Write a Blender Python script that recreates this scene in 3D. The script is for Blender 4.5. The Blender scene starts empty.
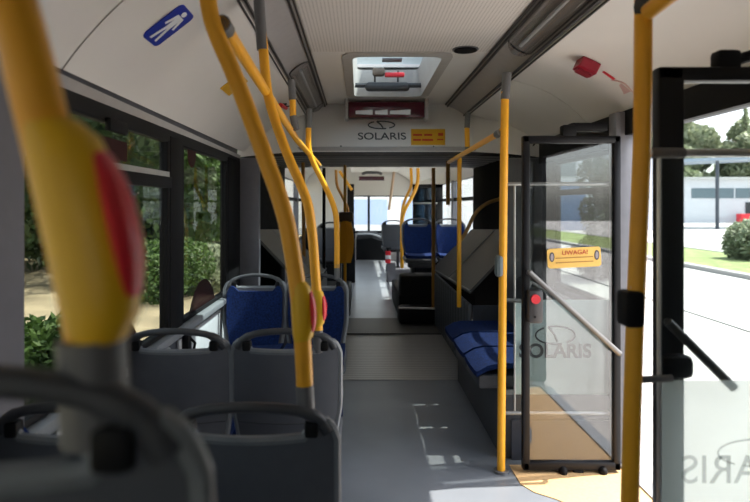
import bpy, bmesh, math, random
from mathutils import Vector, Matrix
random.seed(7)
PI = math.pi
SC = bpy.context.scene
COL = SC.collection
V = Vector

# ------------------------------------------------------------ camera, sky, sun
cam = bpy.data.cameras.new('camera'); camo = bpy.data.objects.new('camera', cam); COL.objects.link(camo)
CX, CZ, F = -0.25, 1.42, 600.0
camo.location = (CX, 0, CZ); camo.rotation_euler = (PI/2, 0, 0)
cam.sensor_width = 36; cam.lens = 28.8
cam.shift_x = 16/750; cam.shift_y = -46/750
cam.clip_start = 0.05; cam.clip_end = 400
cam.dof.use_dof = True; cam.dof.focus_distance = 3.6; cam.dof.aperture_fstop = 2.8
SC.camera = camo
W = bpy.data.worlds.new('sky'); SC.world = W; W.use_nodes = True
wn = W.node_tree.nodes; wl = W.node_tree.links
for n in list(wn): wn.remove(n)
sky = wn.new('ShaderNodeTexSky'); sky.sky_type = 'NISHITA'; sky.sun_disc = False
sky.sun_elevation = math.radians(58); sky.sun_rotation = math.radians(90); sky.dust_density = 2.5; sky.air_density = 1.0
bg = wn.new('ShaderNodeBackground'); bg.inputs[1].default_value = 0.30
wo = wn.new('ShaderNodeOutputWorld')
hs = wn.new('ShaderNodeHueSaturation'); hs.inputs['Saturation'].default_value = 0.45
wl.new(sky.outputs[0], hs.inputs['Color']); wl.new(hs.outputs[0], bg.inputs[0]); wl.new(bg.outputs[0], wo.inputs[0])
sun = bpy.data.lights.new('sun', 'SUN'); suno = bpy.data.objects.new('sun', sun); COL.objects.link(suno)
sun.energy = 6.0; sun.angle = math.radians(0.6); sun.color = (1.0, 0.93, 0.84)
sd = V((math.cos(math.radians(57)), 0.10, math.sin(math.radians(57)))).normalized()
suno.rotation_euler = sd.to_track_quat('Z', 'Y').to_euler()
suno.location = (20, 0, 30)
SC.view_settings.view_transform = 'Standard'; SC.view_settings.look = 'None'
SC.view_settings.gamma = 1.0; SC.view_settings.use_curve_mapping = False
SC.view_settings.exposure = 0.95

# ------------------------------------------------------------ materials
MATS = {}
def mat(name, col, rough=0.5, metal=0.0, var=0.06, scale=20.0, bump=0.0, bscale=None, spec=0.5):
    if name in MATS: return MATS[name]
    m = bpy.data.materials.new(name); m.use_nodes = True; nt = m.node_tree; N = nt.nodes; L = nt.links
    b = N['Principled BSDF']
    tc = N.new('ShaderNodeTexCoord'); nz = N.new('ShaderNodeTexNoise'); nz.inputs['Scale'].default_value = scale; nz.inputs['Detail'].default_value = 4
    L.new(tc.outputs['Object'], nz.inputs['Vector'])
    rp = N.new('ShaderNodeValToRGB')
    c = V(col[:3])
    rp.color_ramp.elements[0].position = 0.3; rp.color_ramp.elements[1].position = 0.7
    rp.color_ramp.elements[0].color = (*(c*(1-var)), 1); rp.color_ramp.elements[1].color = (*[min(1, x*(1+var)) for x in c], 1)
    L.new(nz.outputs['Fac'], rp.inputs[0]); L.new(rp.outputs[0], b.inputs['Base Color'])
    b.inputs['Roughness'].default_value = rough; b.inputs['Metallic'].default_value = metal
    b.inputs['Specular IOR Level'].default_value = spec
    if bump:
        n2 = N.new('ShaderNodeTexNoise'); n2.inputs['Scale'].default_value = bscale or scale*4; L.new(tc.outputs['Object'], n2.inputs['Vector'])
        bp = N.new('ShaderNodeBump'); bp.inputs['Strength'].default_value = bump; bp.inputs['Distance'].default_value = 0.003
        L.new(n2.outputs['Fac'], bp.inputs['Height']); L.new(bp.outputs[0], b.inputs['Normal'])
    MATS[name] = m
    return m
def glass(name, tint=(0.9, 0.95, 0.93), refl=0.10, rough=0.0, graze=0.5):
    m = bpy.data.materials.new(name); m.use_nodes = True; N = m.node_tree.nodes; L = m.node_tree.links
    for n in list(N): N.remove(n)
    o = N.new('ShaderNodeOutputMaterial'); mx = N.new('ShaderNodeMixShader'); t = N.new('ShaderNodeBsdfTransparent'); g = N.new('ShaderNodeBsdfGlossy')
    t.inputs[0].default_value = (*tint, 1); g.inputs['Roughness'].default_value = rough
    fr = N.new('ShaderNodeLayerWeight'); fr.inputs['Blend'].default_value = 0.5
    pw = N.new('ShaderNodeMath'); pw.operation = 'POWER'; pw.inputs[1].default_value = 4.5
    ml = N.new('ShaderNodeMath'); ml.operation = 'MULTIPLY'; ml.inputs[1].default_value = graze
    ad = N.new('ShaderNodeMath'); ad.operation = 'ADD'; ad.inputs[1].default_value = refl+0.02; ad.use_clamp = True
    L.new(fr.outputs['Facing'], pw.inputs[0]); L.new(pw.outputs[0], ml.inputs[0]); L.new(ml.outputs[0], ad.inputs[0]); L.new(ad.outputs[0], mx.inputs[0]); L.new(t.outputs[0], mx.inputs[1]); L.new(g.outputs[0], mx.inputs[2]); L.new(mx.outputs[0], o.inputs[0])
    MATS[name] = m
    return m
def film(name, col, opac):
    m = bpy.data.materials.new(name); m.use_nodes = True; N = m.node_tree.nodes; L = m.node_tree.links
    b = N['Principled BSDF']; b.inputs['Base Color'].default_value = (*col, 1); b.inputs['Roughness'].default_value = 0.35
    o = N['Material Output']; mx = N.new('ShaderNodeMixShader'); t = N.new('ShaderNodeBsdfTransparent')
    tl = N.new('ShaderNodeBsdfTranslucent'); tl.inputs[0].default_value = (*col, 1)
    m2 = N.new('ShaderNodeMixShader'); m2.inputs[0].default_value = 0.65
    L.new(b.outputs[0], m2.inputs[1]); L.new(tl.outputs[0], m2.inputs[2])
    mx.inputs[0].default_value = opac
    L.new(t.outputs[0], mx.inputs[1]); L.new(m2.outputs[0], mx.inputs[2]); L.new(mx.outputs[0], o.inputs[0])
    MATS[name] = m
    return m
mYEL = mat('yellow_powder_coat', (0.90, 0.42, 0.018), 0.38, var=0.03)
mYEL2 = mat('yellow_plastic', (0.80, 0.46, 0.01), 0.4, var=0.03)
mORG = mat('orange_plastic', (1.0, 0.42, 0.02), 0.45, var=0.03)
mRED = mat('red_plastic', (0.72, 0.025, 0.04), 0.35, var=0.04)
mDRED = mat('dark_red_screen', (0.06, 0.004, 0.012), 0.12, var=0.1)
mGRY = mat('grey_clamp', (0.13, 0.13, 0.135), 0.5)
mSEAT = mat('grey_seat_plastic', (0.10, 0.107, 0.122), 0.42, var=0.05, bump=0.15, bscale=300)
mRIM = mat('grey_trim_lit_edge', (0.20, 0.215, 0.23), 0.4)  # seat edges: caught light put into the tone; also sill and ridge grey
mHAN = mat('dark_handle_plastic', (0.055, 0.058, 0.065), 0.45)
mBLU = mat('blue_fabric', (0.005, 0.018, 0.085), 0.9, var=0.55, scale=90, bump=0.4, bscale=400, spec=0.2)
mBLK = mat('black_rubber', (0.005, 0.005, 0.006), 0.6, spec=0.2)
mBLG = mat('black_gloss', (0.006, 0.006, 0.008), 0.15)
mFRM = mat('black_door_frame', (0.008, 0.008, 0.010), 0.4, spec=0.25)
mWHT = mat('white_panel', (0.72, 0.695, 0.665), 0.5, var=0.02, scale=3)
mCHN = mat('grey_channel', (0.34, 0.32, 0.31), 0.4, var=0.04)
mCHD = mat('dark_channel', (0.035, 0.033, 0.033), 0.5)
mWAL = mat('grey_wall_panel', (0.13, 0.13, 0.15), 0.55, var=0.05)
mWLD = mat('dark_slate_panel', (0.045, 0.05, 0.065), 0.6, var=0.1)
mLGP = mat('light_grey_panel', (0.40, 0.42, 0.44), 0.5)
mSTL = mat('brushed_steel', (0.20, 0.19, 0.18), 0.35, 0.8)
mALU = mat('aluminium', (0.55, 0.55, 0.54), 0.35, 0.7)
mTAN = mat('tan_vinyl', (0.56, 0.37, 0.185), 0.5, var=0.08, scale=60)
mBEL = mat('bellows_fabric', (0.018, 0.018, 0.02), 0.8, var=0.2)
mBLR = mat('grey_bellows_roof', (0.10, 0.095, 0.095), 0.5)
mGUA = mat('grey_joint_cover', (0.048, 0.046, 0.043), 0.45, var=0.08, scale=12)
mBLS = mat('blue_sticker', (0.01, 0.03, 0.32), 0.35, var=0.02)
mWHS = mat('white_print', (0.75, 0.77, 0.8), 0.5, var=0.02)
mYES = mat('yellow_sticker', (0.70, 0.38, 0.02), 0.5, var=0.02)
mINK = mat('dark_print', (0.05, 0.055, 0.06), 0.5)
mRDP = mat('red_print', (0.55, 0.06, 0.02), 0.5)
mGLS = glass('door_glass', (0.93, 0.95, 0.95), 0.06)
mGLD = glass('tinted_door_glass', (0.82, 0.84, 0.85), 0.09)
mGLW = glass('window_glass', (0.66, 0.68, 0.66), 0.0, graze=0.2)
mGLP = glass('clear_glass', (0.93, 0.96, 0.95), 0.01)
mFILM = film('frosted_film', (0.92, 0.98, 0.97), 0.38)
mFIL2 = film('pale_partition_film', (0.90, 0.98, 0.97), 0.85)
mDFL = film('dark_window_film', (0.05, 0.022, 0.02), 0.86)
mLENS = glass('lamp_lens', (0.75, 0.74, 0.73), 0.10, 0.15)
# floor vinyl: speckled grey
def floor_mat():
    m = mat('grey_vinyl', (0.18, 0.20, 0.228), 0.36, var=0.12, scale=2.2, bump=0.12, bscale=500)
    return m
mFLR = floor_mat()
def perforated():
    m = mat('perforated_ceiling', (0.66, 0.63, 0.60), 0.6)
    N = m.node_tree.nodes; L = m.node_tree.links; b = N['Principled BSDF']
    tc = N.new('ShaderNodeTexCoord'); mp = N.new('ShaderNodeMapping'); mp.inputs['Scale'].default_value = (55, 55, 0)
    fr = N.new('ShaderNodeVectorMath'); fr.operation = 'FRACTION'
    sb = N.new('ShaderNodeVectorMath'); sb.operation = 'SUBTRACT'; sb.inputs[1].default_value = (0.5, 0.5, 0)
    ln = N.new('ShaderNodeVectorMath'); ln.operation = 'LENGTH'
    lt = N.new('ShaderNodeMath'); lt.operation = 'LESS_THAN'; lt.inputs[1].default_value = 0.22
    mx = N.new('ShaderNodeMix'); mx.data_type = 'RGBA'; mx.inputs['A'].default_value = (0.68, 0.645, 0.61, 1); mx.inputs['B'].default_value = (0.36, 0.33, 0.31, 1)
    L.new(tc.outputs['Object'], mp.inputs[0]); L.new(mp.outputs[0], fr.inputs[0]); L.new(fr.outputs[0], sb.inputs[0]); L.new(sb.outputs[0], ln.inputs[0])
    L.new(ln.outputs['Value'], lt.inputs[0]); L.new(lt.outputs[0], mx.inputs['Factor']); L.new(mx.outputs['Result'], b.inputs['Base Color'])
    return m
mPRF = perforated()
def ribbed(name, c1, c2, axis, freq, rough=0.35, metal=0.3):
    m = mat(name, c1, rough, metal)
    N = m.node_tree.nodes; L = m.node_tree.links; b = N['Principled BSDF']
    tc = N.new('ShaderNodeTexCoord'); w = N.new('ShaderNodeTexWave'); w.bands_direction = axis; w.inputs['Scale'].default_value = freq; w.inputs['Distortion'].default_value = 0
    rp = N.new('ShaderNodeValToRGB'); rp.color_ramp.elements[0].color = (*c2, 1); rp.color_ramp.elements[1].color = (*c1, 1)
    L.new(tc.outputs['Object'], w.inputs[0]); L.new(w.outputs['Fac'], rp.inputs[0]); L.new(rp.outputs[0], b.inputs['Base Color'])
    bp = N.new('ShaderNodeBump'); bp.inputs['Strength'].default_value = 0.5; bp.inputs['Distance'].default_value = 0.004
    L.new(w.outputs['Fac'], bp.inputs['Height']); L.new(bp.outputs[0], b.inputs['Normal'])
    return m
mPLT = ribbed('ribbed_turntable', (0.46, 0.45, 0.44), (0.26, 0.255, 0.25), 'Y', 5.5)
mBLR = ribbed('ribbed_joint_roof', (0.72, 0.69, 0.67), (0.22, 0.21, 0.21), 'Y', 1.2, 0.5, 0.0)

# ------------------------------------------------------------ mesh builder
def spline(pts, n=6):
    P = [V(p) for p in pts]
    if len(P) < 3: return P
    out = []
    for i in range(len(P)-1):
        p0 = P[i-1] if i else P[0]*2-P[1]; p1 = P[i]; p2 = P[i+1]; p3 = P[i+2] if i+2 < len(P) else P[-1]*2-P[-2]
        for k in range(n):
            t = k/n
            out.append(0.5*((2*p1)+(p2-p0)*t+(2*p0-5*p1+4*p2-p3)*t*t+(3*p1-p0-3*p2+p3)*t**3))
    out.append(P[-1]); return out
def rootloc(o):
    l = V((0, 0, 0))
    while o is not None: l += o.location; o = o.parent
    return l
class MB:
    def __init__(s): s.bm = bmesh.new()
    def box(s, a, b, bev=0.0, R=None, at=None, seg=2):
        """box from corner a to corner b; optional rotation R about point at"""
        a = V(a); b = V(b); c = (a+b)/2; d = b-a
        t = bmesh.new(); bmesh.ops.create_cube(t, size=1.0)
        for v in t.verts: v.co = V((v.co.x*d.x, v.co.y*d.y, v.co.z*d.z))
        if bev: bmesh.ops.bevel(t, geom=list(t.edges), offset=min(bev, abs(min(d, key=abs))*0.49), segments=seg, affect='EDGES', profile=0.5)
        for v in t.verts:
            v.co = v.co + c
            if R is not None:
                o = V(at) if at is not None else c
                v.co = R @ (v.co-o) + o
        s.merge(t); return s
    def merge(s, t):
        mp = {v: s.bm.verts.new(v.co) for v in t.verts}
        for f in t.faces:
            try: s.bm.faces.new([mp[v] for v in f.verts])
            except ValueError: pass
        t.free()
    def tube(s, pts, r, seg=12, smooth=0, flat=None):
        P = spline(pts, smooth) if smooth else [V(p) for p in pts]
        rr = r if isinstance(r, (list, tuple)) else None
        up = None; rings = []
        for i, p in enumerate(P):
            t = (P[min(i+1, len(P)-1)]-P[max(i-1, 0)]).normalized()
            if up is None:
                up = t.orthogonal().normalized()
            up = (up-t*up.dot(t)).normalized(); w = t.cross(up)
            q = rr[min(len(rr)-1, round(i*(len(rr)-1)/max(1, len(P)-1)))] if rr else r
            rings.append([s.bm.verts.new(p+(up*math.cos(2*PI*k/seg)+w*math.sin(2*PI*k/seg))*q) for k in range(seg)])
        for a, b in zip(rings, rings[1:]):
            for k in range(seg): s.bm.faces.new((a[k], a[(k+1) % seg], b[(k+1) % seg], b[k]))
        s.bm.faces.new(rings[0][::-1]); s.bm.faces.new(rings[-1]); return s
    def prism(s, pts, dvec):
        d = V(dvec); A = [s.bm.verts.new(V(p)) for p in pts]; B = [s.bm.verts.new(V(p)+d) for p in pts]; n = len(A)
        s.bm.faces.new(A[::-1]); s.bm.faces.new(B)
        for k in range(n): s.bm.faces.new((A[k], A[(k+1) % n], B[(k+1) % n], B[k]))
        return s
    def sheet(s, rows, th):
        """rows: grid of points; th: thickness vector (or function of point)"""
        f = th if callable(th) else (lambda p: V(th))
        A = [[s.bm.verts.new(V(p)) for p in r] for r in rows]; B = [[s.bm.verts.new(V(p)+f(V(p))) for p in r] for r in rows]
        n, m = len(A), len(A[0])
        for i in range(n-1):
            for j in range(m-1):
                s.bm.faces.new((A[i][j], A[i][j+1], A[i+1][j+1], A[i+1][j])); s.bm.faces.new((B[i][j], B[i+1][j], B[i+1][j+1], B[i][j+1]))
        for i in range(n-1):
            s.bm.faces.new((A[i][0], A[i+1][0], B[i+1][0], B[i][0])); s.bm.faces.new((A[i][-1], B[i][-1], B[i+1][-1], A[i+1][-1]))
        for j in range(m-1):
            s.bm.faces.new((A[0][j], B[0][j], B[0][j+1], A[0][j+1])); s.bm.faces.new((A[-1][j], A[-1][j+1], B[-1][j+1], B[-1][j]))
        return s
    def disc(s, c, n, r, th, seg=24, ry=None, up=None):
        n = V(n).normalized(); u = (V(up)-n*V(up).dot(n)).normalized() if up is not None else n.orthogonal().normalized(); w = n.cross(u)
        return s.prism([V(c)+u*math.cos(2*PI*k/seg)*r+w*math.sin(2*PI*k/seg)*(ry or r) for k in range(seg)], n*th)
    def ball(s, c, r, sub=2):
        t = bmesh.new(); bmesh.ops.create_icosphere(t, subdivisions=sub, radius=1.0)
        rr = r if isinstance(r, (tuple, list)) else (r, r, r)
        for v in t.verts: v.co = V((v.co.x*rr[0], v.co.y*rr[1], v.co.z*rr[2]))+V(c)
        s.merge(t); return s
    def build(s, name, m, parent=None, smooth=True, label=None):
        bmesh.ops.recalc_face_normals(s.bm, faces=s.bm.faces)
        off = rootloc(parent) if parent is not None else V((0, 0, 0))
        for v in s.bm.verts: v.co -= off
        me = bpy.data.meshes.new(name); s.bm.to_mesh(me); s.bm.free()
        if smooth:
            me.polygons.foreach_set('use_smooth', [True]*len(me.polygons))
            try: me.set_sharp_from_angle(angle=math.radians(38))
            except Exception: pass
        me.materials.append(m)
        o = bpy.data.objects.new(name, me); COL.objects.link(o); o.parent = parent
        if label: o['label'] = label
        return o
def thing(name, loc, label, cat, group=None):
    o = bpy.data.objects.new(name, None); COL.objects.link(o); o.location = loc; o.empty_display_size = 0.1
    o['label'] = label; o['category'] = cat
    if group: o['group'] = group
    return o
def tag(o, label, cat, group=None, kind=None):
    o['label'] = label; o['category'] = cat
    if group: o['group'] = group
    if kind: o['kind'] = kind
    return o
def S(o): o['kind'] = 'structure'; return o
def copy_tree(o, parent=None):
    c = o.copy(); COL.objects.link(c); c.parent = parent
    for ch in list(o.children): copy_tree(ch, c)
    return c
def Q(px, py, d): return V((CX+(px-359)*d/F, d, CZ+(205-py)*d/F))      # a photo point at distance d along the bus
def lettering(txt, size, m, parent, org, xd, yd, name='lettering', align='CENTER', ext=0.0008, bold=0.0):
    cu = bpy.data.curves.new('t', 'FONT'); cu.body = txt; cu.size = size; cu.align_x = align; cu.extrude = ext; cu.offset = bold
    t = bpy.data.objects.new('t', cu); COL.objects.link(t)
    dg = bpy.context.evaluated_depsgraph_get(); dg.update()
    me = bpy.data.meshes.new_from_object(t.evaluated_get(dg)); bpy.data.objects.remove(t)
    xd = V(xd).normalized(); yd = V(yd).normalized(); zd = xd.cross(yd)
    off = rootloc(parent)
    for v in me.vertices: v.co = V(org)-off+xd*v.co.x+yd*v.co.y+zd*v.co.z
    me.materials.clear(); me.materials.append(m); me.name = name
    o = bpy.data.objects.new(name, me); COL.objects.link(o); o.parent = parent
    return o

# ================================================================= SETTING
Y0 = -3.4
# floors
S(MB().box((-1.3, Y0, -0.08), (1.22, 4.86, 0.0)).build('floor_rear_section', mFLR, smooth=False))
MB_t = [(0.57, 3.27), (0.57, 3.05), (0.615, 2.96), (0.70, 2.89), (0.78, 2.80), (0.84, 2.6), (0.86, 2.2), (0.86, 1.75), (1.22, 1.70), (1.22, 3.27)]
S(MB().prism([(x, y, 0.0) for x, y in MB_t], (0, 0, 0.004)).build('floor_doorway', mTAN, smooth=False))
S(MB().box((-0.85, 4.86, -0.06), (0.85, 6.55, 0.004)).build('floor_turntable', mPLT, smooth=False))
S(MB().box((-1.1, 4.86, -0.08), (1.1, 7.5, -0.062)).build('floor_joint', mBLK, smooth=False))
S(MB().box((-0.9, 6.56, -0.06), (0.9, 7.5, 0.008)).box((-0.9, 6.55, 0.0), (0.9, 6.60, 0.02)).build('floor_joint_plate', mGUA, smooth=False))
mFL2 = mat('pale_grey_vinyl', (0.24, 0.26, 0.29), 0.3, var=0.1, scale=3)
S(MB().box((-1.22, 7.5, -0.08), (1.22, 15.4, 0.008)).build('floor_front_section', mFL2, smooth=False))
S(MB().box((1.16, 1.7, -0.02), (1.24, 3.3, 0.012), 0.004).build('trim_door_threshold', mALU, smooth=False))

# ceiling: central perforated panel with hatch opening, side panels
HX0, HX1, HY0, HY1 = -0.335, 0.315, 3.66, 5.12
c = MB()
c.box((-0.54, Y0, 2.35), (0.54, 3.64, 2.39))
S(c.build('ceiling_panel', mPRF, smooth=False))
c = MB()
c.box((-0.54, 3.645, 2.35), (0.54, HY0, 2.39)); c.box((-0.54, HY1, 2.35), (0.54, 5.62, 2.39))
c.box((-0.54, HY0, 2.35), (HX0, HY1, 2.39)); c.box((HX1, HY0, 2.35), (0.54, HY1, 2.39))
S(c.build('ceiling_hatch_panel', mWHT, smooth=False))
# channels (sloped grey gutters with dark grooves)
def sideprof(sx):
    return [V((sx*0.54, 0, 2.355)), V((sx*0.56, 0, 2.335)), V((sx*0.575, 0, 2.325)), V((sx*0.63, 0, 2.30)), V((sx*0.69, 0, 2.255)), V((sx*0.705, 0, 2.235)), V((sx*0.735, 0, 2.228))]
for sx, nm in ((-1, 'left'), (1, 'right')):
    p = sideprof(sx)
    rows = [[(q.x, y, q.z) for q in p] for y in (Y0, 0.5, 2.0, 3.5, 5.62)]
    ch = S(MB().sheet(rows, (sx*0.02, 0, 0.03)).build('ceiling_channel_'+nm, mCHN))
    g = MB()
    for (x, z, w) in ((0.562, 2.326, 0.010), (0.545, 2.342, 0.006), (0.700, 2.232, 0.010), (0.722, 2.222, 0.007)):
        g.box((sx*x-w/2, Y0, z-0.007), (sx*x+w/2, 5.60, z+0.006))
    g.build('groove', mCHD, ch, smooth=False)
# coves
prL = spline([(-0.715, 0, 2.225), (-0.86, 0, 2.165), (-1.0, 0, 2.065), (-1.12, 0, 1.94), (-1.19, 0, 1.85)], 5)
prR = spline([(0.715, 0, 2.225), (0.93, 0, 2.155), (1.10, 0, 2.05), (1.19, 0, 1.965), (1.22, 0, 1.925)], 5)
def cove(pr, ys, name, sx):
    rows = [[(p.x, y, p.z) for p in pr] for y in ys]
    return S(MB().sheet(rows, (sx*0.015, 0, 0.03)).build(name, mWHT))
cove(prL, (Y0, 1.895), 'ceiling_cove_left_near', -1); cove(prL, (1.905, 3.0, 4.85, 5.3), 'ceiling_cove_left', -1)
cove(prR, (Y0, 1.0, 3.835), 'ceiling_cove_right', 1); cove(prR, (3.845, 5.3), 'ceiling_cove_right_far', 1)
S(MB().sheet([[(p.x, y, p.z+0.02) for p in prL] for y in (1.8, 2.0)], (0, 0, 0.03)).build('trim_cove_seam_left', mBLK))
S(MB().sheet([[(p.x, y, p.z+0.02) for p in prR] for y in (3.78, 3.9)], (0, 0, 0.03)).build('trim_cove_seam_right', mBLK))
def cove_hit(px, py):
    pr = prL if px < 359 else prR
    rt = (px-359)/(205-py); best = None
    for a, b in zip(pr, pr[1:]):
        fa = (a.x-CX)/(a.z-CZ)-rt; fb = (b.x-CX)/(b.z-CZ)-rt
        if fa*fb <= 0:
            t = fa/(fa-fb) if fa != fb else 0; p = a.lerp(b, t); d = (p.z-CZ)*F/(205-py)
            tn = (b-a).normalized(); return V((p.x, d, p.z)), tn
    p = pr[-1]; return V((p.x, (p.z-CZ)*F/(205-py), p.z)), (pr[-1]-pr[-2]).normalized()

rbk = MB()
rbk.box((-1.27, Y0-0.06, -0.05), (1.27, Y0, 1.0)); rbk.box((-1.27, Y0-0.06, 1.0), (-0.95, Y0, 2.4)); rbk.box((0.95, Y0-0.06, 1.0), (1.27, Y0, 2.4)); rbk.box((-0.95, Y0-0.06, 1.8), (0.95, Y0, 2.4))
S(rbk.build('wall_rear', mWAL, smooth=False))
# outer roof (casts the shade of the real roof)
S(MB().box((-1.27, Y0, 2.75), (HX0-0.02, 5.1, 2.8)).box((HX1+0.02, Y0, 2.75), (1.27, 5.1, 2.8)).box((HX0-0.02, Y0, 2.75), (HX1+0.02, HY0-0.02, 2.8)).box((HX0-0.02, HY1+0.02, 2.75), (HX1+0.02, 5.1, 2.8))
  .box((-1.27, Y0, 1.95), (-1.24, 5.72, 2.75)).box((1.24, Y0, 1.94), (1.27, 5.72, 2.75)).box((-1.27, 5.1, 2.75), (1.27, 5.72, 2.8)).box((-1.27, 5.68, 1.93), (1.27, 5.72, 2.8))
  .box((-1.27, Y0-0.04, 1.85), (1.27, Y0, 2.8))
  .box((HX0-0.05, HY0-0.05, 2.60), (HX0-0.02, HY1+0.05, 2.76)).box((HX1+0.02, HY0-0.05, 2.60), (HX1+0.05, HY1+0.05, 2.76)).box((HX0-0.05, HY0-0.05, 2.60), (HX1+0.05, HY0-0.02, 2.76)).box((HX0-0.05, HY1+0.02, 2.60), (HX1+0.05, HY1+0.05, 2.76))
  .build('roof_shell', mWHT, smooth=False))

# left wall: lower panel, sill, window frames, header
lw = MB()
lw.box((-1.27, Y0, -0.05), (-1.225, 4.8, 0.74))
S(lw.build('wall_left', mWLD, smooth=False))
S(MB().prism([(-1.225, Y0, 1.80), (-1.225, 4.78, 1.765), (-1.225, 4.78, 1.80), (-1.225, Y0, 2.05)], (-0.03, 0, 0)).box((-1.27, Y0, 1.757), (-1.226, 4.8, 1.98)).build('wall_left_header', mWAL, smooth=False))
S(MB().sheet([[(-1.195, y, zt+0.015), (-1.212, y, 1.80-(y/5)*0.03), (-1.222, y, 1.79)] for y, zt in ((Y0, 1.86), (4.8, 1.80))], (-0.012, 0, 0)).build('trim_header_left', mCHN))
S(MB().box((-1.224, Y0, 1.742), (-1.204, 4.8, 1.80), 0.004).build('trim_glass_top_left', mBLK))
S(MB().box((-1.25, Y0, 0.735), (-1.165, 4.78, 0.775), 0.008).build('trim_sill_left', mRIM))
# pillars
S(MB().box((-1.26, 1.15, 0.0), (-1.165, 1.65, 1.85), 0.012).build('wall_left_pillar', mWAL))
def window_left(n, y0, y1, transom):
    t = MB(); x0, x1 = -1.245, -1.205
    for (a, b, c_, d) in ((y0, y1, 0.775, 0.80), (y0, y1, 1.735, 1.762), (y0, y0+0.035, 0.775, 1.76), (y1-0.035, y1, 0.775, 1.76)):
        t.box((x0, a, c_), (x1, b, d), 0.004)
    if transom:
        t.box((x0, y0, 1.505), (x1+0.012, y1, 1.56), 0.004)
    fr = S(t.build('window_%d' % n, mBLK))
    MB().box((-1.228, y0+0.03, 0.79), (-1.222, y1-0.03, 1.745)).build('glass_pane', mGLW, fr, smooth=False)
    if transom: MB().box((x0+0.03, y0+0.03, 1.56), (x1+0.008, y1-0.03, 1.585)).build('vent_rail', mALU, fr, smooth=False)
    return fr
window_left(1, Y0, 1.15, True)
w2 = window_left(2, 1.65, 3.03, True)
MB().box((-1.205, 2.25, 1.70), (-1.18, 2.42, 1.75), 0.006).build('window_latch', mBLK, w2)
w3 = window_left(3, 3.24, 4.36, False)
S(MB().box((-1.26, 3.03, 0.74), (-1.20, 3.24, 1.77), 0.006).build('wall_left_post', mBLK))
S(MB().box((-1.26, 4.36, 0.74), (-1.20, 4.80, 1.77), 0.006).build('wall_left_end_post', mBLK))
# light panels and clips below the sill
t = MB()
t.box((-1.224, 1.9, 0.36), (-1.205, 3.05, 0.70), 0.008); t.box((-1.224, 3.2, 0.36), (-1.205, 4.25, 0.70), 0.008)
S(t.build('wall_left_lining', mLGP))
for y in (2.84, 3.26):
    e = tag(MB().box((-1.205, y-0.035, 0.60), (-1.165, y+0.035, 0.73), 0.015).tube([(-1.17, y, 0.70), (-1.14, y, 0.67), (-1.15, y, 0.62)], 0.008, 8).build('table_clip', mBLK),
            'black clip under the left window sill, '+('nearer one' if y < 3 else 'farther one')+' of two', 'clip', 'black clips under the window sill')
# dark round films on glass
def dfilm(cy, cz, r, lab):
    pts = []
    for k in range(33):
        a = PI*k/32; pts.append((-1.219, cy+math.cos(a)*r, cz+math.sin(a)*r))
    pts = [(p[0], p[1], max(p[2], 0.80)) for p in pts]
    tag(MB().prism(pts, (0.003, 0, 0)).build('window_decal', mDFL, smooth=False), lab, 'decal', 'dark round decals on the left windows')
dfilm(3.72, 0.60, 0.36, 'dark brown arched decal on the far left window pane, beside the blue seat')
dfilm(2.33, 0.62, 0.37, 'dark brown arched decal on the nearer left window pane, behind the blurred pole')
tag(MB().disc((-1.216, 3.46, 1.72), (1, 0, 0), 0.085, 0.003, 20).build('window_sticker', mat('maroon_sticker', (0.035, 0.012, 0.012), 0.6, spec=0.1), smooth=False), 'small dark maroon round sticker at top of the far left window', 'sticker')
tag(MB().box((-1.219, 2.26, 1.60), (-1.216, 2.50, 1.68)).build('window_sticker', MATS['maroon_sticker'], smooth=False), 'small dull maroon oblong sticker at top of the nearer left window', 'sticker')

# portal panels at the joint
S(MB().box((-1.25, 4.80, 0.0), (-1.05, 4.88, 1.80), 0.02).build('wall_joint_left', mWAL))
S(MB().box((0.89, 4.80, 0.0), (1.25, 4.88, 1.80), 0.02).build('wall_joint_right', mat('dark_grey_panel', (0.12, 0.12, 0.125), 0.5)))
# bulkhead over the joint
bxs = [-1.23, -0.98, -0.75, 0.0, 0.75, 0.98, 1.23]
bot = [(4.80, 1.80), (4.98, 1.845), (5.2, 1.88), (5.2, 1.88), (5.2, 1.88), (4.98, 1.845), (4.80, 1.80)]
top = [(4.92, 1.98), (5.2, 2.18), (5.55, 2.38), (5.55, 2.38), (5.55, 2.38), (5.2, 2.18), (4.92, 1.98)]
S(MB().sheet([[(x, b[0], b[1]) for x, b in zip(bxs, bot)], [(x, b[0], b[1]) for x, b in zip(bxs, top)]], (0, 0.03, 0.01)).build('wall_bulkhead', mWHT, smooth=False))
bh = [o for o in COL.objects if o.name == 'wall_bulkhead'][0]
def bhp(px, py):   # point on bulkhead face (slope y from 5.2@1.88 to 5.55@2.38)
    k = 0.35/0.5
    # y = 5.2 + k (z-1.88); z = CZ + (205-py) y / F
    s_ = (205-py)/F; y = (5.2+k*(CZ-1.88))/(1-k*s_); return V((CX+(px-359)*y/F, y-0.004, CZ+s_*y))
upv = V((0, 0.35, 0.5)).normalized()
lettering('SOLARIS', 0.115, mINK, bh, bhp(382, 139.5), (1, 0, 0), upv, bold=0.001)
EM = [(-1.0, -0.05), (-0.95, 0.35), (-0.7, 0.7), (-0.35, 0.92)]
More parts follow.
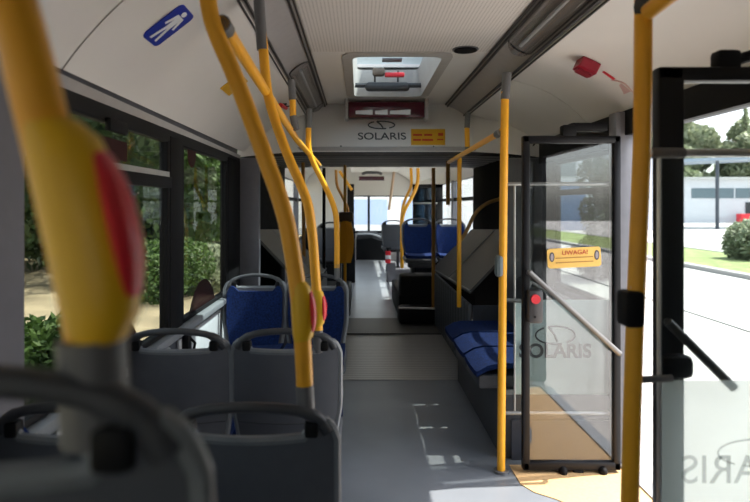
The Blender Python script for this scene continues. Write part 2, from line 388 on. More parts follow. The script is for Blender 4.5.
def emblem(c, sx, sy, xd, yd, m, parent, r=0.006):
    c = V(c); xd = V(xd); yd = V(yd)
    def arc(a0, a1): return [c+xd*(math.cos(math.radians(a0+(a1-a0)*k/14))*sx)+yd*(math.sin(math.radians(a0+(a1-a0)*k/14))*sy) for k in range(15)]
    b = MB(); b.tube(arc(125, 290), r, 6); b.tube(arc(-55, 110), r, 6)
    b.tube([c+xd*(-0.35*sx)+yd*0.9*sy, c+xd*(-0.05*sx)+yd*0.1*sy, c+xd*(0.1*sx)-yd*0.75*sy], r*1.2, 6)
    return b.build('emblem', m, parent)
emblem(bhp(381.5, 125), 0.118, 0.045, (1, 0, 0), upv, mINK, bh)
# yellow notice on the bulkhead
yn = thing('notice_sticker', bhp(427, 136), 'yellow notice with two dark lines of print on the white bulkhead', 'sticker')
a, b_, c_, d_ = bhp(411, 145), bhp(445, 145), bhp(445, 129), bhp(411, 129)
MB().prism([a, b_, c_, d_], (0, -0.003, 0)).build('backing', mYES, yn, smooth=False)
for (x0, x1, y0, y1) in ((413, 422, 134, 136), (424, 432, 134, 136), (413, 421, 139, 141), (422, 433, 139, 141), (438, 443, 133, 136), (437, 443, 139, 140.3)):
    MB().prism([bhp(x0, y1), bhp(x1, y1), bhp(x1, y0), bhp(x0, y0)], (0, -0.006, 0)).build('print_line', mRDP, yn, smooth=False)
for px, py in ((433.5, 147), (341, 146.5)):
    pp = bhp(px, py)
    tag(MB().disc(pp, (0, -1, 0.3), 0.008, 0.006, 12).build('screw_cap', mINK), 'tiny dark screw cap on the white bulkhead, '+('below the yellow notice' if px > 400 else 'left of the lettering'), 'screw cap')

# joint bellows: roof and walls
r_ = []
n = 46
rows = []
for i in range(n+1):
    y = 5.2+(7.45-5.2)*i/n; z = 1.89+(0.014 if i % 2 else 0.0); rows.append([(-1.25, y, z-0.02), (-0.8, y, z), (0.8, y, z), (1.25, y, z-0.02)])
jb = thing('articulation_bellows', (0, 6.2, 0), 'dark pleated bellows lining roof and sides of the bus joint', 'bellows')
MB().sheet(rows, (0, 0, 0.03)).build('roof_lining', mBLR, jb, smooth=False)
for sx in (-1, 1):
    rows = []
    for i in range(n+1):
        y = 4.9+(7.45-4.9)*i/n; x = sx*(1.17+(0.03 if i % 2 else 0.0)); rows.append([(x, y, 0.0), (x, y, 1.0), (x, y, 1.92)])
    MB().sheet(rows, (sx*0.02, 0, 0)).build('side_bellows', mBEL, jb, smooth=False)
MB().box((-1.2, 5.205, 1.845), (1.2, 5.235, 1.885), 0.005).build('edge_strip', mCHD, jb)

# sloped joint covers on both sides
def guard(sx, lab):
    g = thing('joint_cover', (sx*0.9, 6.1, 0), lab, 'cover', 'sloped grey covers beside the bus joint')
    XI = 0.66
    y0, y1 = 4.92, 7.4
    MB().prism([(sx*XI, y0, 0.69), (sx*XI, y1, 0.61), (sx*1.14, y1, 1.09), (sx*1.14, y0, 1.19)], (0, 0, 0.03)).build('sloped_top', mGUA, g, smooth=False)
    f = MB()
    k = 16
    for i in range(k):
        a = y0+(y1-y0)*i/k; b = y0+(y1-y0)*(i+1)/k
        f.box((sx*XI-0.015, a+0.004, 0.01), (sx*XI+0.015, b-0.004, 0.605), 0.006)
    f.build('slatted_side', mat('slatted_grey', (0.085, 0.09, 0.10), 0.5), g)
    MB().tube([(sx*XI, 6.1, 0.685), (sx*1.13, 6.1, 1.165)], 0.007, 6).tube([(sx*XI, y0, 0.715), (sx*XI, y1, 0.635)], 0.01, 6).build('ridge_strip', mRIM, g)
    MB().prism([(sx*(XI+0.02), y0-0.03, 0.0), (sx*1.14, y0-0.03, 0.0), (sx*1.14, y0-0.03, 0.60), (sx*(XI+0.02), y0-0.03, 0.60)], (0, 0.02, 0)).build('end_panel', mWLD, g, smooth=False)
    return g
guard(1, 'grey sloped slatted cover on the right side of the joint, behind the bench')
guard(-1, 'grey sloped slatted cover on the left side of the joint, behind blue seats')

# right wall
rw = MB()
rw.box((1.225, Y0, -0.05), (1.27, 1.45, 1.80)); rw.box((1.225, Y0, 1.80), (1.27, 3.34, 1.98)); rw.box((1.225, 3.34, -0.05), (1.27, 4.82, 0.82)); rw.box((1.225, 3.34, 1.75), (1.27, 5.1, 2.0))  # unseen rear stretch made windowless to darken the near end
S(rw.build('wall_right', mWLD, smooth=False))
S(MB().prism([(1.20, -1.0, 1.80), (1.20, 3.42, 1.80), (1.20, 3.42, 1.935), (1.20, -1.0, 1.935)], (0.03, 0, 0)).box((1.19, 3.42, 1.75), (1.225, 4.8, 1.93)).build('trim_door_header', mBLK, smooth=False))
S(MB().box((1.15, 3.27, 0.0), (1.26, 3.37, 1.93), 0.01).build('door_post_front', mat('grey_post', (0.20, 0.20, 0.22), 0.4)))
S(MB().box((1.17, 1.45, 0.0), (1.26, 1.55, 1.93), 0.01).build('door_post_rear', mFRM))
def window_right(n, y0, y1, z0=0.82, z1=1.75, x=1.235, gm=None):
    t = MB()
    for (a, b, c_, d) in ((y0, y1, z0, z0+0.03), (y0, y1, z1-0.03, z1), (y0, y0+0.05, z0, z1), (y1-0.05, y1, z0, z1)):
        t.box((x-0.02, a, c_), (x+0.02, b, d), 0.004)
    fr = S(t.build('window_%d' % n, mBLK))
    MB().box((x-0.003, y0+0.03, z0+0.02), (x+0.003, y1-0.03, z1-0.02)).build('glass_pane', gm or mGLP, fr, smooth=False)
    return fr
w4 = window_right(4, 3.37, 4.52, gm=mGLW)
MB().box((1.215, 3.4, 1.49), (1.25, 4.5, 1.53), 0.004).build('vent_rail', mBLK, w4)
S(MB().box((1.215, 4.52, 0.8), (1.26, 4.82, 1.77)).build('wall_right_post', mBLK, smooth=False))


# ---------------- front section shell
fs = MB()
for sx in (-1, 1):
    fs.box((sx*1.225, 7.5, -0.05), (sx*1.27, 15.4, 0.85)); fs.box((sx*1.225, 7.5, 1.78), (sx*1.27, 15.4, 2.0))
    for y in (7.5, 9.3, 11.2, 13.1, 15.2):
        fs.box((sx*1.20, y, 0.8), (sx*1.27, y+0.14, 1.8))
S(fs.build('wall_front_section', mWAL, smooth=False))
fc = MB()
fc.box((-0.7, 7.45, 2.25), (0.7, 15.4, 2.3))
for sx in (-1, 1):
    rows = [[(sx*0.7, y, 2.25), (sx*0.95, y, 2.12), (sx*1.15, y, 1.95), (sx*1.23, y, 1.78)] for y in (7.45, 15.4)]
    fc.sheet(rows, (sx*0.02, 0, 0.02))
S(fc.build('ceiling_front_section', mWHT, smooth=False))
wn_ = 6
for sx in (-1, 1):
    for (a, b) in ((7.64, 9.3), (9.44, 11.2), (11.34, 13.1), (13.24, 15.2)):
        w = MB().box((sx*1.235-0.02, a, 0.85), (sx*1.235+0.02, b, 0.88)).box((sx*1.235-0.02, a, 1.48), (sx*1.235+0.02, b, 1.53)).build('window_%d' % wn_, mBLK, smooth=False); S(w)
        MB().box((sx*1.235-0.003, a, 0.88), (sx*1.235+0.003, b, 1.78)).build('glass_pane', mGLP, w, smooth=False); wn_ += 1
fw = MB()
fw.box((-1.25, 15.35, -0.05), (1.25, 15.42, 0.72)); fw.box((-1.25, 15.30, 1.66), (1.25, 15.36, 2.3))
S(fw.build('wall_windshield_surround', mWHT, smooth=False))
w = MB().box((-1.25, 15.33, 0.70), (1.25, 15.40, 0.76)).box((-0.03, 15.34, 0.72), (0.03, 15.40, 1.66)).box((-1.25, 15.33, 1.63), (1.25, 15.40, 1.68)).build('window_%d' % wn_, mBLK, smooth=False); S(w)
MB().box((-1.25, 15.37, 0.76), (1.25, 15.376, 1.63)).build('glass_pane', mGLP, w, smooth=False)

# ================================================================= ROOF HATCH, DISPLAY, LAMPS
rh = thing('roof_hatch', ((HX0+HX1)/2, (HY0+HY1)/2, 2.35), 'glazed roof hatch with grey rounded frame in the ceiling', 'roof hatch')
def rrect(x0, x1, y0, y1, r, z, n=5):
    out = []
    for cx, cy, a0 in ((x1-r, y1-r, 0), (x0+r, y1-r, 90), (x0+r, y0+r, 180), (x1-r, y0+r, 270)):
        for k in range(n+1):
            a = math.radians(a0+90*k/n); out.append(V((cx+r*math.cos(a), cy+r*math.sin(a), z)))
    return out
m_ = MB()
o1 = rrect(HX0-0.02, HX1+0.02, HY0-0.02, HY1+0.02, 0.10, 2.34); i1 = rrect(HX0+0.045, HX1-0.045, HY0+0.05, HY1-0.06, 0.07, 2.335); i2 = rrect(HX0+0.07, HX1-0.07, HY0+0.06, HY1-0.06, 0.06, 2.56); o2 = rrect(HX0-0.02, HX1+0.02, HY0-0.02, HY1+0.02, 0.10, 2.56)
rings = [[m_.bm.verts.new(p) for p in r] for r in (o1, i1, i2, o2)]
for a, b in zip(rings, rings[1:]+rings[:1]):
    for k in range(len(a)): m_.bm.faces.new((a[k], a[(k+1) % len(a)], b[(k+1) % len(a)], b[k]))
m_.build('frame', mat('hatch_grey', (0.42, 0.40, 0.38), 0.5), rh)
# raised translucent lid
MB().prism(rrect(HX0-0.0, HX1+0.0, HY0, HY1, 0.08, 2.62), (0, 0, 0.008)).build('glass_lid', glass('hatch_glass', (0.85, 0.93, 0.95), 0.02), rh, smooth=False)
cxh = 0.5*(HX0+HX1)
MB().box((-0.20, 4.90, 2.36), (0.17, 5.00, 2.43), 0.03).tube([(HX0+0.05, 4.96, 2.41), (HX1-0.05, 4.96, 2.41)], 0.02, 8).build('motor_housing', mat('charcoal_plastic', (0.035, 0.037, 0.042), 0.5), rh)
for x in (-0.12, 0.07): MB().tube([(x, 4.94, 2.42), (x, 4.92, 2.52)], 0.008, 6).build('strut', mCHD, rh)
MB().box((-0.04, 4.88, 2.465), (0.12, 4.92, 2.50), 0.008).build('emergency_lever', mRED, rh)
MB().box((-0.14, 4.86, 2.47), (-0.04, 4.93, 2.54), 0.02).build('bracket', mat('brown_metal', (0.12, 0.09, 0.07), 0.5), rh)
MB().box((-0.06, 4.86, 2.60), (0.10, 4.96, 2.612)).build('label_plate', mGRY, rh)
# destination display
dd = thing('destination_display', (0, 5.28, 2.35), 'dark red display strip with grey ends hanging below the roof hatch', 'display')
MB().box((-0.345, 5.25, 2.185), (0.325, 5.38, 2.325), 0.01).build('screen', mDRED, dd)
MB().box((-0.375, 5.235, 2.165), (-0.345, 5.38, 2.36), 0.008).build('end_cap', mCHN, dd); MB().box((0.325, 5.235, 2.165), (0.355, 5.38, 2.36), 0.008).build('end_cap', mCHN, dd)
for x0, x1 in ((-0.28, -0.13), (-0.11, 0.0), (0.02, 0.20)):
    MB().prism([(x0, 5.249, 2.215), (x1, 5.249, 2.21), (x1, 5.249, 2.255), (x0, 5.249, 2.245)], (0, -0.004, 0)).build('painted_reflection', mWHS, dd, smooth=False)  # white patches paint reflections on the dark screen
# round ceiling speaker
sp = thing('ceiling_speaker', (0.385, 3.58, 2.35), 'small round black speaker grille in the white ceiling', 'speaker')
MB().disc((0.385, 3.58, 2.35), (0, 0, -1), 0.068, 0.012, 28).build('grille', mBLK, sp); MB().disc((0.385, 3.58, 2.351), (0, 0, -1), 0.078, 0.006, 28).build('rim', mGRY, sp)
# lamp covers in the channels
def lamp(sx, y0, y1, lab):
    l = thing('channel_lamp', (sx*0.632, (y0+y1)/2, 2.30), lab, 'lamp', 'long lamps set in the ceiling channels')
    nrm = V((-sx*0.55, 0, -0.83)).normalized(); tn = V((sx*0.83, 0, -0.55)).normalized()
    c0 = V((sx*0.632, 0, 2.293))
    def ring(w, h, off):
        out = []
        for k in range(36):
            a = 2*PI*k/36; cy = math.sin(a); cxx = math.cos(a)
            yy = (y1-w if cy > 0 else y0+w)+cy*w
            out.append(c0+tn*(cxx*w)+V((0, yy, 0))+nrm*off)
        return out
    b = MB(); R = [ring(0.070, 0, 0.0), ring(0.066, 0, 0.017), ring(0.050, 0, 0.032), ring(0.025, 0, 0.038)]
    rv = [[b.bm.verts.new(p) for p in r] for r in R]
    for a_, b2 in zip(rv, rv[1:]):
        for k in range(36): b.bm.faces.new((a_[k], a_[(k+1) % 36], b2[(k+1) % 36], b2[k]))
    b.bm.faces.new(rv[-1])
    b.build('lens', mLENS, l)
    pts = ring(0.073, 0, 0.004)
    MB().tube(pts+[pts[0], pts[1]], 0.005, 6).build('gasket', mCHD, l)
    MB().tube([c0+V((0, y0+0.1, 0))+nrm*0.012, c0+V((0, y1-0.1, 0))+nrm*0.012], 0.010, 8).build('lamp_tube', mWHS, l)
lamp(-1, 3.75, 5.35, 'long oval lamp lens in the left ceiling channel near the bulkhead')
lamp(1, 1.7, 3.35, 'long lamp lens in the right ceiling channel above the door leaf')

# stickers and emergency gear on the coves
def on_cove(px, py, w, h, ang=0.0, off=0.003):
    p, tn = cove_hit(px, py); side = -1 if px < 359 else 1
    ax = V((0, 1, 0)); nrm = tn.cross(ax).normalized()
    if nrm.z > 0: nrm = -nrm
    return p, ax, tn, nrm
p, ax, tn, nrm = on_cove(168, 25, 0, 0)
st = thing('passenger_sticker', p, 'blue rounded sticker with white walking figure on the white ceiling cove', 'sticker')
LX = -tn; LY = ax
def pl(u, v, o=0.0): return p-LX*(u*0.85)+LY*(v*1.4)+nrm*o
q = MB(); q.prism([p+LX*(r.x)+LY*(r.y)+nrm*0.003 for r in rrect(-0.095, 0.095, -0.08, 0.08, 0.025, 0)], nrm*0.003); q.build('backing', mBLS, st, smooth=False)
q = MB(); o = 0.0065
q.prism([pl(-0.083+math.cos(a*PI/5)*0.014, math.sin(a*PI/5)*0.014, o) for a in range(10)], nrm*0.001)
for poly in ([(-0.066, -0.022), (-0.066, 0.022), (0.0, 0.036), (0.004, 0.026), (-0.04, 0.014), (0.015, 0.014), (0.015, -0.014), (-0.04, -0.014), (0.004, -0.026), (0.0, -0.036)],
             [(0.012, 0.001), (0.012, 0.014), (0.092, 0.024), (0.092, 0.012)], [(0.012, -0.001), (0.012, -0.014), (0.092, -0.024), (0.092, -0.012)]):
    q.prism([pl(u, v, o) for u, v in poly], nrm*0.001)
q.build('walking_figure', mWHS, st, smooth=False)
p, ax, tn, nrm = on_cove(234, 84, 0, 0)
tag(MB().prism([p+ax*u+tn*v+nrm*0.003 for u, v in ((-0.11, -0.07), (0.11, -0.07), (0.11, 0.07), (-0.11, 0.07))], nrm*0.003).build('warning_sticker', mYES, smooth=False), 'plain yellow sticker on the left cove partly hidden by a curved pole', 'sticker')
# red hammers
def hammer(px, py, s, lab, parts=True):
    p, ax, tn, nrm = on_cove(px, py, 0, 0)
    h = thing('emergency_hammer', p, lab, 'emergency hammer')
    b = MB(); b.prism([p+ax*(r.x*s)+tn*(r.y*s)+nrm*0.004 for r in rrect(-0.055, 0.055, -0.05, 0.05, 0.012, 0)], nrm*0.05*s); b.build('housing', mat('deep_red_plastic', (0.30, 0.012, 0.03), 0.4), h)
    b = MB(); b.prism([p+ax*(r.x*s)+tn*(r.y*s)+nrm*(0.004+0.05*s) for r in rrect(-0.02, 0.04, -0.038, 0.038, 0.008, 0)], nrm*0.012); b.build('handle', mat('dark_red_plastic', (0.20, 0.008, 0.02), 0.4), h)
    return p, ax, tn, nrm
hammer(589, 62, 1.0, 'red emergency release box on the white cove above the door leaf')
p, ax, tn, nrm = on_cove(282, 100, 0, 0)
h = thing('emergency_hammer', p, 'small red hammer with thin black wire on the left cove', 'emergency hammer')
MB().tube([p+ax*-0.05+nrm*0.04+tn*0.02, p+ax*0.07+nrm*0.05], 0.016, 8).build('handle', mRED, h)
MB().tube([p+tn*-0.10+nrm*0.005, p+tn*-0.06+nrm*0.05+ax*0.03, p+tn*-0.02+nrm*0.05+ax*0.05, p+nrm*0.04], 0.004, 6, smooth=4).tube([p+tn*-0.02+nrm*0.04, p+tn*0.07+nrm*0.005], 0.006, 6).build('wire', mBLK, h)
p, ax, tn, nrm = on_cove(609, 75, 0, 0)
r_ = thing('instruction_print', p, 'small red mark and pale pink printed hand on the right cove', 'print')
MB().prism([p+ax*u+tn*v+nrm*0.002 for u, v in ((-0.012, -0.035), (0.012, -0.035), (0.012, 0.035), (-0.012, 0.035))], nrm*0.002).build('red_bar', mRED, r_, smooth=False)
p2, ax, tn, nrm = on_cove(623, 86, 0, 0)
mPNK = mat('pink_print', (0.62, 0.40, 0.38), 0.5)
b = MB()
b.tube([p2+ax*0.02+tn*-0.06+nrm*0.002, p2+ax*-0.035+tn*-0.02+nrm*0.002, p2+ax*-0.03+tn*0.04+nrm*0.002, p2+ax*-0.02+tn*0.07+nrm*0.002], 0.005, 6, smooth=4)
b.prism([p2+ax*u+tn*v+nrm*0.001 for u, v in ((-0.015, -0.02), (0.015, -0.015), (0.05, 0.03), (0.075, 0.05), (0.06, 0.07), (0.01, 0.05), (-0.015, 0.06))], nrm*0.002)
b.build('pointing_hand', mPNK, r_)

# ================================================================= POLES
def pole(name, pts, r, lab, cat='pole', group='yellow grab poles', m=None, smooth=6, loc=None):
    P0 = V(pts[-1]); t = thing(name, loc if loc is not None else (P0.x, P0.y, P0.z), lab, cat, group)
    MB().tube(pts, r, 16, smooth=smooth).build('tube', m or mYEL, t)
    return t
def sleeve(t, a, b, r, name='grey_sleeve', m=None): MB().tube([a, b], r, 14).build(name, m or mGRY, t)
def button_box(t, c, ax_, s, out=V((1, 0, 0)), tilt=V((0, 0, 1))):
    """yellow stop-button housing: flattened capsule around the tube with red button on one side"""
    up = V(tilt).normalized(); out = (V(out)-up*V(out).dot(up)).normalized(); fw_ = up.cross(out)
    c = V(c); b = MB(); rings = []
    N_ = 11
    for i in range(N_):
        tt = -1+2*i/(N_-1); w = math.sqrt(max(0.0, 1-abs(tt)**2.4))
        cc = c+up*(tt*0.092*s)+out*(0.004*s+0.010*s*w)
        ru = (0.021+0.013*w)*s; rv_ = (0.0235+0.006*w)*s
        rings.append([b.bm.verts.new(cc+out*math.cos(2*PI*k/16)*ru+fw_*math.sin(2*PI*k/16)*rv_) for k in range(16)])
    for a_, b2 in zip(rings, rings[1:]):
        for k in range(16): b.bm.faces.new((a_[k], a_[(k+1) % 16], b2[(k+1) % 16], b2[k]))
    b.bm.faces.new(rings[0][::-1]); b.bm.faces.new(rings[-1])
    bb = b.build('button_housing', mYEL2, t)
    b = MB(); rings = []
    for i in range(9):
        tt = -1+2*i/8; w = math.sqrt(max(0.02, 1-tt*tt))
        cc = c+up*(tt*0.074*s)+out*(0.034*s+0.014*s*(w-0.3))
        rings.append([b.bm.verts.new(cc+out*math.cos(2*PI*k/12)*0.011*s*w+fw_*math.sin(2*PI*k/12)*0.024*s*w) for k in range(12)])
    for a_, b2 in zip(rings, rings[1:]):
        for k in range(12): b.bm.faces.new((a_[k], a_[(k+1) % 12], b2[(k+1) % 12], b2[k]))
    b.bm.faces.new(rings[0][::-1]); b.bm.faces.new(rings[-1])
    b.build('stop_button', mRED, bb)

D0 = 0.5
P = [Q(-10, -100, D0), Q(2, -30, D0), Q(22, 40, D0), Q(45, 130, D0), Q(66, 220, D0), Q(82, 290, D0), Q(93, 345, D0)]
t = pole('grab_pole', P, 0.0205, 'thick blurred yellow pole nearest the viewer with yellow and red button housing')
button_box(t, Q(71, 235, D0), None, 1.02, out=V((1, 0, 0.1)), tilt=P[3]-P[5])
sleeve(t, Q(92, 338, D0), Q(97, 440, D0), 0.028)
D1 = 1.5
P = [Q(203, -40, D1), Q(208, 0, D1), Q(212, 20, D1), Q(219, 40, D1), Q(231, 67, D1), Q(244, 100, D1), Q(258, 138, D1), Q(269, 168, D1), Q(278, 193, D1), Q(286, 220, D1), Q(291, 245, D1), Q(295, 270, D1), Q(299, 300, D1), Q(303, 350, D1), Q(305, 394, D1)]
t = pole('grab_pole', P, 0.0215, 'curved yellow pole rising from the nearest clear grey seat back')
button_box(t, Q(298, 312, D1), None, 0.85, out=V((1, 0, 0)), tilt=V((-0.06, 0, 1)))
sleeve(t, Q(304.6, 385, D1), Q(306, 412, D1), 0.023)
D2 = 2.37
P = [Q(261, 22, D2), Q(263, 45, D2), Q(265, 70, D2), Q(268, 95, D2), Q(275, 120, D2), Q(282, 140, D2), Q(291, 163, D2), Q(300, 183, D2), Q(308, 205, D2), Q(312, 232, D2), Q(315, 270, D2), Q(317, 300, D2), Q(318, 336, D2)]
t = pole('grab_pole', P, 0.0195, 'curved yellow pole rising from the second aisle seat back, topped by grey sleeve')
button_box(t, Q(316, 308, D2), None, 0.8, out=V((1, -0.2, 0)), tilt=V((-0.03, 0, 1)))
sleeve(t, Q(259, 1, D2), Q(262.5, 50, D2), 0.0225); sleeve(t, Q(317.8, 330, D2), Q(318, 352, D2), 0.021)
D3 = 4.2
P = [Q(309, 118, D3), Q(308.5, 135, D3), Q(309, 150, D3), Q(314, 164, D3), Q(322, 180, D3), Q(331, 199, D3), Q(336, 216, D3), Q(337, 240, D3), Q(337, 268, D3)]
t = pole('grab_pole', P, 0.020, 'curved yellow pole rising from the blue aisle seat before the joint')
sleeve(t, Q(309, 109, D3), Q(308.7, 128, D3), 0.023); sleeve(t, Q(337, 264, D3), Q(337, 279, D3), 0.02)
# overhead rail on the left
RA, RB, RC_, RD = Q(222, 23, 1.5), Q(266, 92, 2.37), Q(297, 140, 3.7), Q(319, 165, 4.75)
rl = thing('handrail', RB, 'long yellow overhead rail joining the left poles', 'handrail')
MB().tube([RA, RB, RC_, RD], 0.0185, 14).build('rail', mYEL, rl)
MB().tube([RD, RD+(RD-RC_).normalized()*0.05], 0.019, 12).build('end_plug', mALU, rl); MB().tube([RA, RA+(RB-RA)*0.07], 0.022, 12).build('clamp', mGRY, rl)
st_ = pole('rail_hanger', [Q(292.5, 97, 3.3), Q(293, 117, 3.3)], 0.018, 'short yellow rail hanger below the left ceiling channel', 'hanger', None, smooth=0)
sleeve(st_, Q(291.5, 80, 3.3), Q(292.5, 100, 3.3), 0.021); sleeve(st_, Q(293, 116, 3.3), Q(296, 130, 3.3), 0.02, 'grey_socket')
# right side poles
P1b = V((0.505, 3.19, 0)); P1t = Q(505, 92, 3.19)
t = pole('grab_pole', [P1t, Q(503.5, 200, 3.19), P1b], 0.0215, 'tall straight yellow pole standing on the floor beside the folded door leaf', smooth=0, loc=P1b)
sleeve(t, Q(507, 73, 3.19), P1t+V((0, 0, -0.04)), 0.024)
MB().disc(P1b+V((0, 0, 0.0)), (0, 0, 1), 0.04, 0.012, 20).build('floor_flange', mGRY, t)
MB().box(Q(495, 277, 3.19)+V((0, -0.03, 0)), Q(503, 255, 3.19)+V((0, 0.03, 0)), 0.02).build('button_box', mat('slate_plastic', (0.12, 0.15, 0.16), 0.4), t)
MB().tube([Q(503, 300, 3.19), Q(523, 301, 3.36)], 0.011, 8).build('partition_bracket', mCHD, t)
D5 = 1.50
P2b = Q(630, 505, D5); P2b.z = 0
t = pole('grab_pole', [Q(643.5, -25, D5), Q(642.5, 134, D5), Q(634, 350, D5), V((P2b.x-0.02, D5, 0))], 0.0215, 'tall straight yellow pole at the doorway, nearest on the right', smooth=0, loc=V((P2b.x-0.02, D5, 0)))
MB().box(Q(620, 326, D5)+V((0, -0.035, 0)), Q(640, 290, D5)+V((0, 0.03, 0)), 0.012).build('door_button_box', mBLK, t)
MB().disc(Q(630.5, 287, D5), (0, -1, 0), 0.005, 0.01, 12).build('indicator', mWHS, t)
MB().tube([Q(634, 380, D5), Q(672, 378, D5)], 0.009, 10).build('partition_bracket', mGRY, t)
hb = thing('handrail', Q(660, -2, 1.45), 'yellow rail end in grey clamp at the top of the doorway pole', 'handrail')
MB().tube([Q(648, 12, 1.47), Q(700, -28, 1.3)], 0.02, 12).build('rail', mYEL, hb); MB().tube([Q(640, 6, 1.5), Q(654, 5, 1.47)], 0.027, 12).build('clamp', mCHD, hb)
rr_ = thing('handrail', Q(475, 148, 4.0), 'sloping yellow overhead rail from the tall right pole to the joint', 'handrail')
MB().tube([Q(501, 132, 3.19), Q(449, 162, 5.25)], 0.0175, 12).build('rail', mYEL, rr_)
MB().tube([Q(501, 132, 3.19), Q(497, 134.5, 3.25)], 0.021, 12).build('clamp', mGRY, rr_)
t = pole('grab_pole', [Q(459.5, 158, 4.95), Q(459, 307, 4.95)], 0.0185, 'short yellow pole standing on the right sloped joint cover', smooth=0)
t = pole('rail_hanger', [Q(467, 126, 5.0), Q(467.5, 152, 5.0)], 0.021, 'short yellow rail hanger below the right ceiling channel', 'hanger', None, smooth=0)
sleeve(t, Q(468, 113, 5.0), Q(467, 128, 5.0), 0.023); sleeve(t, Q(467.5, 147, 5.0), Q(467.5, 153, 5.0), 0.022, 'grey_socket')

hr = thing('handrail', Q(462, 240, 5.0), 'dim curved amber handrail rising in the dark joint above the right sloped cover', 'handrail')
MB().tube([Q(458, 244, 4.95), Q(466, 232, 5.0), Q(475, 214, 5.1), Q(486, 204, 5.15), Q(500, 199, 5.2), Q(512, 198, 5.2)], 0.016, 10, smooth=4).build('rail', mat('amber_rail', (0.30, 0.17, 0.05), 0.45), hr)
# ================================================================= SEATS
def seat_proto():
    root = thing('bus_seat', (0, 0, 0), '', 'seat', 'bus seats')
    def topz(u):
        a = abs(u)
        z = 0.842+0.006*a*a
        if a > 0.62: z += 0.034*min(1, (a-0.62)/0.16)
        if a > 0.86: z -= 0.05*((a-0.86)/0.14)**2
        return z
    def w(z): return 0.213 if z > 0.62 else 0.213-0.035*min(1, (0.62-z)/0.2)
    def yy(x, z): return -0.02-(z-0.45)*0.10+0.9*x*x
    us = [-1, -0.97, -0.93, -0.88, -0.82, -0.76, -0.70, -0.62, -0.45, -0.25, 0, 0.25, 0.45, 0.62, 0.70, 0.76, 0.82, 0.88, 0.93, 0.97, 1]
    def grid(zb, inset, zt=None):
        rows = []
        for i in range(13):
            tt = i/12; row = []
            for u in us:
                z1 = (zt(u) if zt else topz(u)); z = zb+(z1-zb)*tt; x = u*(w(z)-inset); row.append((x, yy(x, z), z))
            rows.append(row)
        return rows
    MB().sheet(grid(0.38, 0.006), (0, 0.022, 0)).build('backrest_shell', mSEAT, root)
    g = grid(0.38, 0.0)
    edge = [V(r[0]) for r in g]+[V(p) for p in g[-1][1:]]+[V(r[-1]) for r in g[::-1][1:]]
    MB().tube([p+V((0, 0.010, 0)) for p in edge], 0.013, 8).build('lit_edge_rim', mRIM, root)  # lighter rim paints the light caught by the shell's edge
    MB().tube([V((x, yy(x, 0.555)-0.001, 0.555)) for x in (-0.19, -0.1, 0, 0.1, 0.19)], 0.003, 6).build('seam', mHAN, root)
    gh = [V((-0.19, yy(0.19, 0.86)+0.01, 0.855)), V((-0.168, yy(0.17, 0.89)+0.01, 0.888)), V((-0.12, yy(0.12, 0.91)+0.01, 0.913)), V((-0.05, yy(0.05, 0.93)+0.01, 0.925))]
    gh = gh+[V((0, yy(0, 0.93)+0.01, 0.927))]+[V((-p.x, p.y, p.z)) for p in gh[::-1]]
    MB().tube(gh, [0.018, 0.016, 0.013, 0.013, 0.013, 0.013, 0.016, 0.018], 10, smooth=4).build('grab_handle', mHAN, root)
    MB().box((-0.17, yy(0.15, 0.86)-0.008, 0.845), (-0.135, yy(0.15, 0.86)+0.03, 0.885), 0.008).build('handle_joint', mBLK, root); MB().box((0.135, yy(0.15, 0.86)-0.008, 0.845), (0.17, yy(0.15, 0.86)+0.03, 0.885), 0.008).build('handle_joint', mBLK, root)
    fr = lambda u: 0.83
    rows = grid(0.40, 0.022, lambda u: topz(u)-0.022)
    MB().sheet([[(p[0], p[1]+0.022, p[2]) for p in r] for r in rows], (0, 0.028, 0)).build('back_cushion', mBLU, root)
    # seat pan
    rows = []
    for i in range(9):
        t_ = i/8; y = 0.02+0.43*t_; zz = 0.415+0.02*t_-0.05*max(0, t_-0.8)*5*0.4
        rows.append([(u*0.20, y, zz+0.015*u*u) for u in (-1, -0.9, -0.6, -0.3, 0, 0.3, 0.6, 0.9, 1)])
    MB().sheet(rows, (0, 0, 0.04)).build('seat_cushion', mBLU, root)
    MB().box((-0.212, -0.02, 0.37), (0.212, 0.46, 0.425), 0.02).build('seat_shell', mSEAT, root)
    MB().box((-0.17, 0.30, 0.30), (0.17, 0.44, 0.375), 0.015).box((0.08, 0.1, 0.015), (0.12, 0.36, 0.35), 0.01).box((0.05, 0.03, 0.0), (0.15, 0.42, 0.02), 0.005).build('support_leg', mHAN, root)
    return root
SP = seat_proto()
first = [True]
def seat(x, y, rot, lab, z=0.0, mirror=False):
    o = SP if first[0] else copy_tree(SP)
    first[0] = False
    o.location = (x, y, z); o.rotation_euler = (0, 0, rot); o['label'] = lab
    return o
seat(-0.52, 1.52, 0, 'grey seat back seen from behind, foreground aisle seat below the curved pole with yellow housing')
seat(-0.955, 1.52, 0, 'grey window seat back almost hidden behind the foot of the blurred pole')
seat(-0.54, 2.40, 0, 'grey aisle seat back in the second row, between foreground seat and blue seats')
seat(-0.975, 2.40, 0, 'grey window seat back in the second row, with handle against the light wall lining')
B1 = seat(-0.97, 4.16, PI, 'blue upholstered seat facing the viewer, by the left window post')
B2 = seat(-0.545, 4.16, PI, 'blue upholstered seat facing the viewer, on the aisle before the joint')
for o_, x_ in ((B1, -0.97), (B2, -0.545)):
    a_ = MB().box((-0.195, 0.415, 0.10), (0.195, 0.452, 0.43), 0.015).build('front_panel', mBLU, None); a_.parent = o_
nb = seat(-0.60, 0.52, 0, 'dark blurred seat back closest to the viewer at bottom left corner', z=0.36)
S(MB().box((-1.22, -1.2, 0.0), (-0.30, 0.98, 0.35), 0.02).build('floor_podium', mFLR))
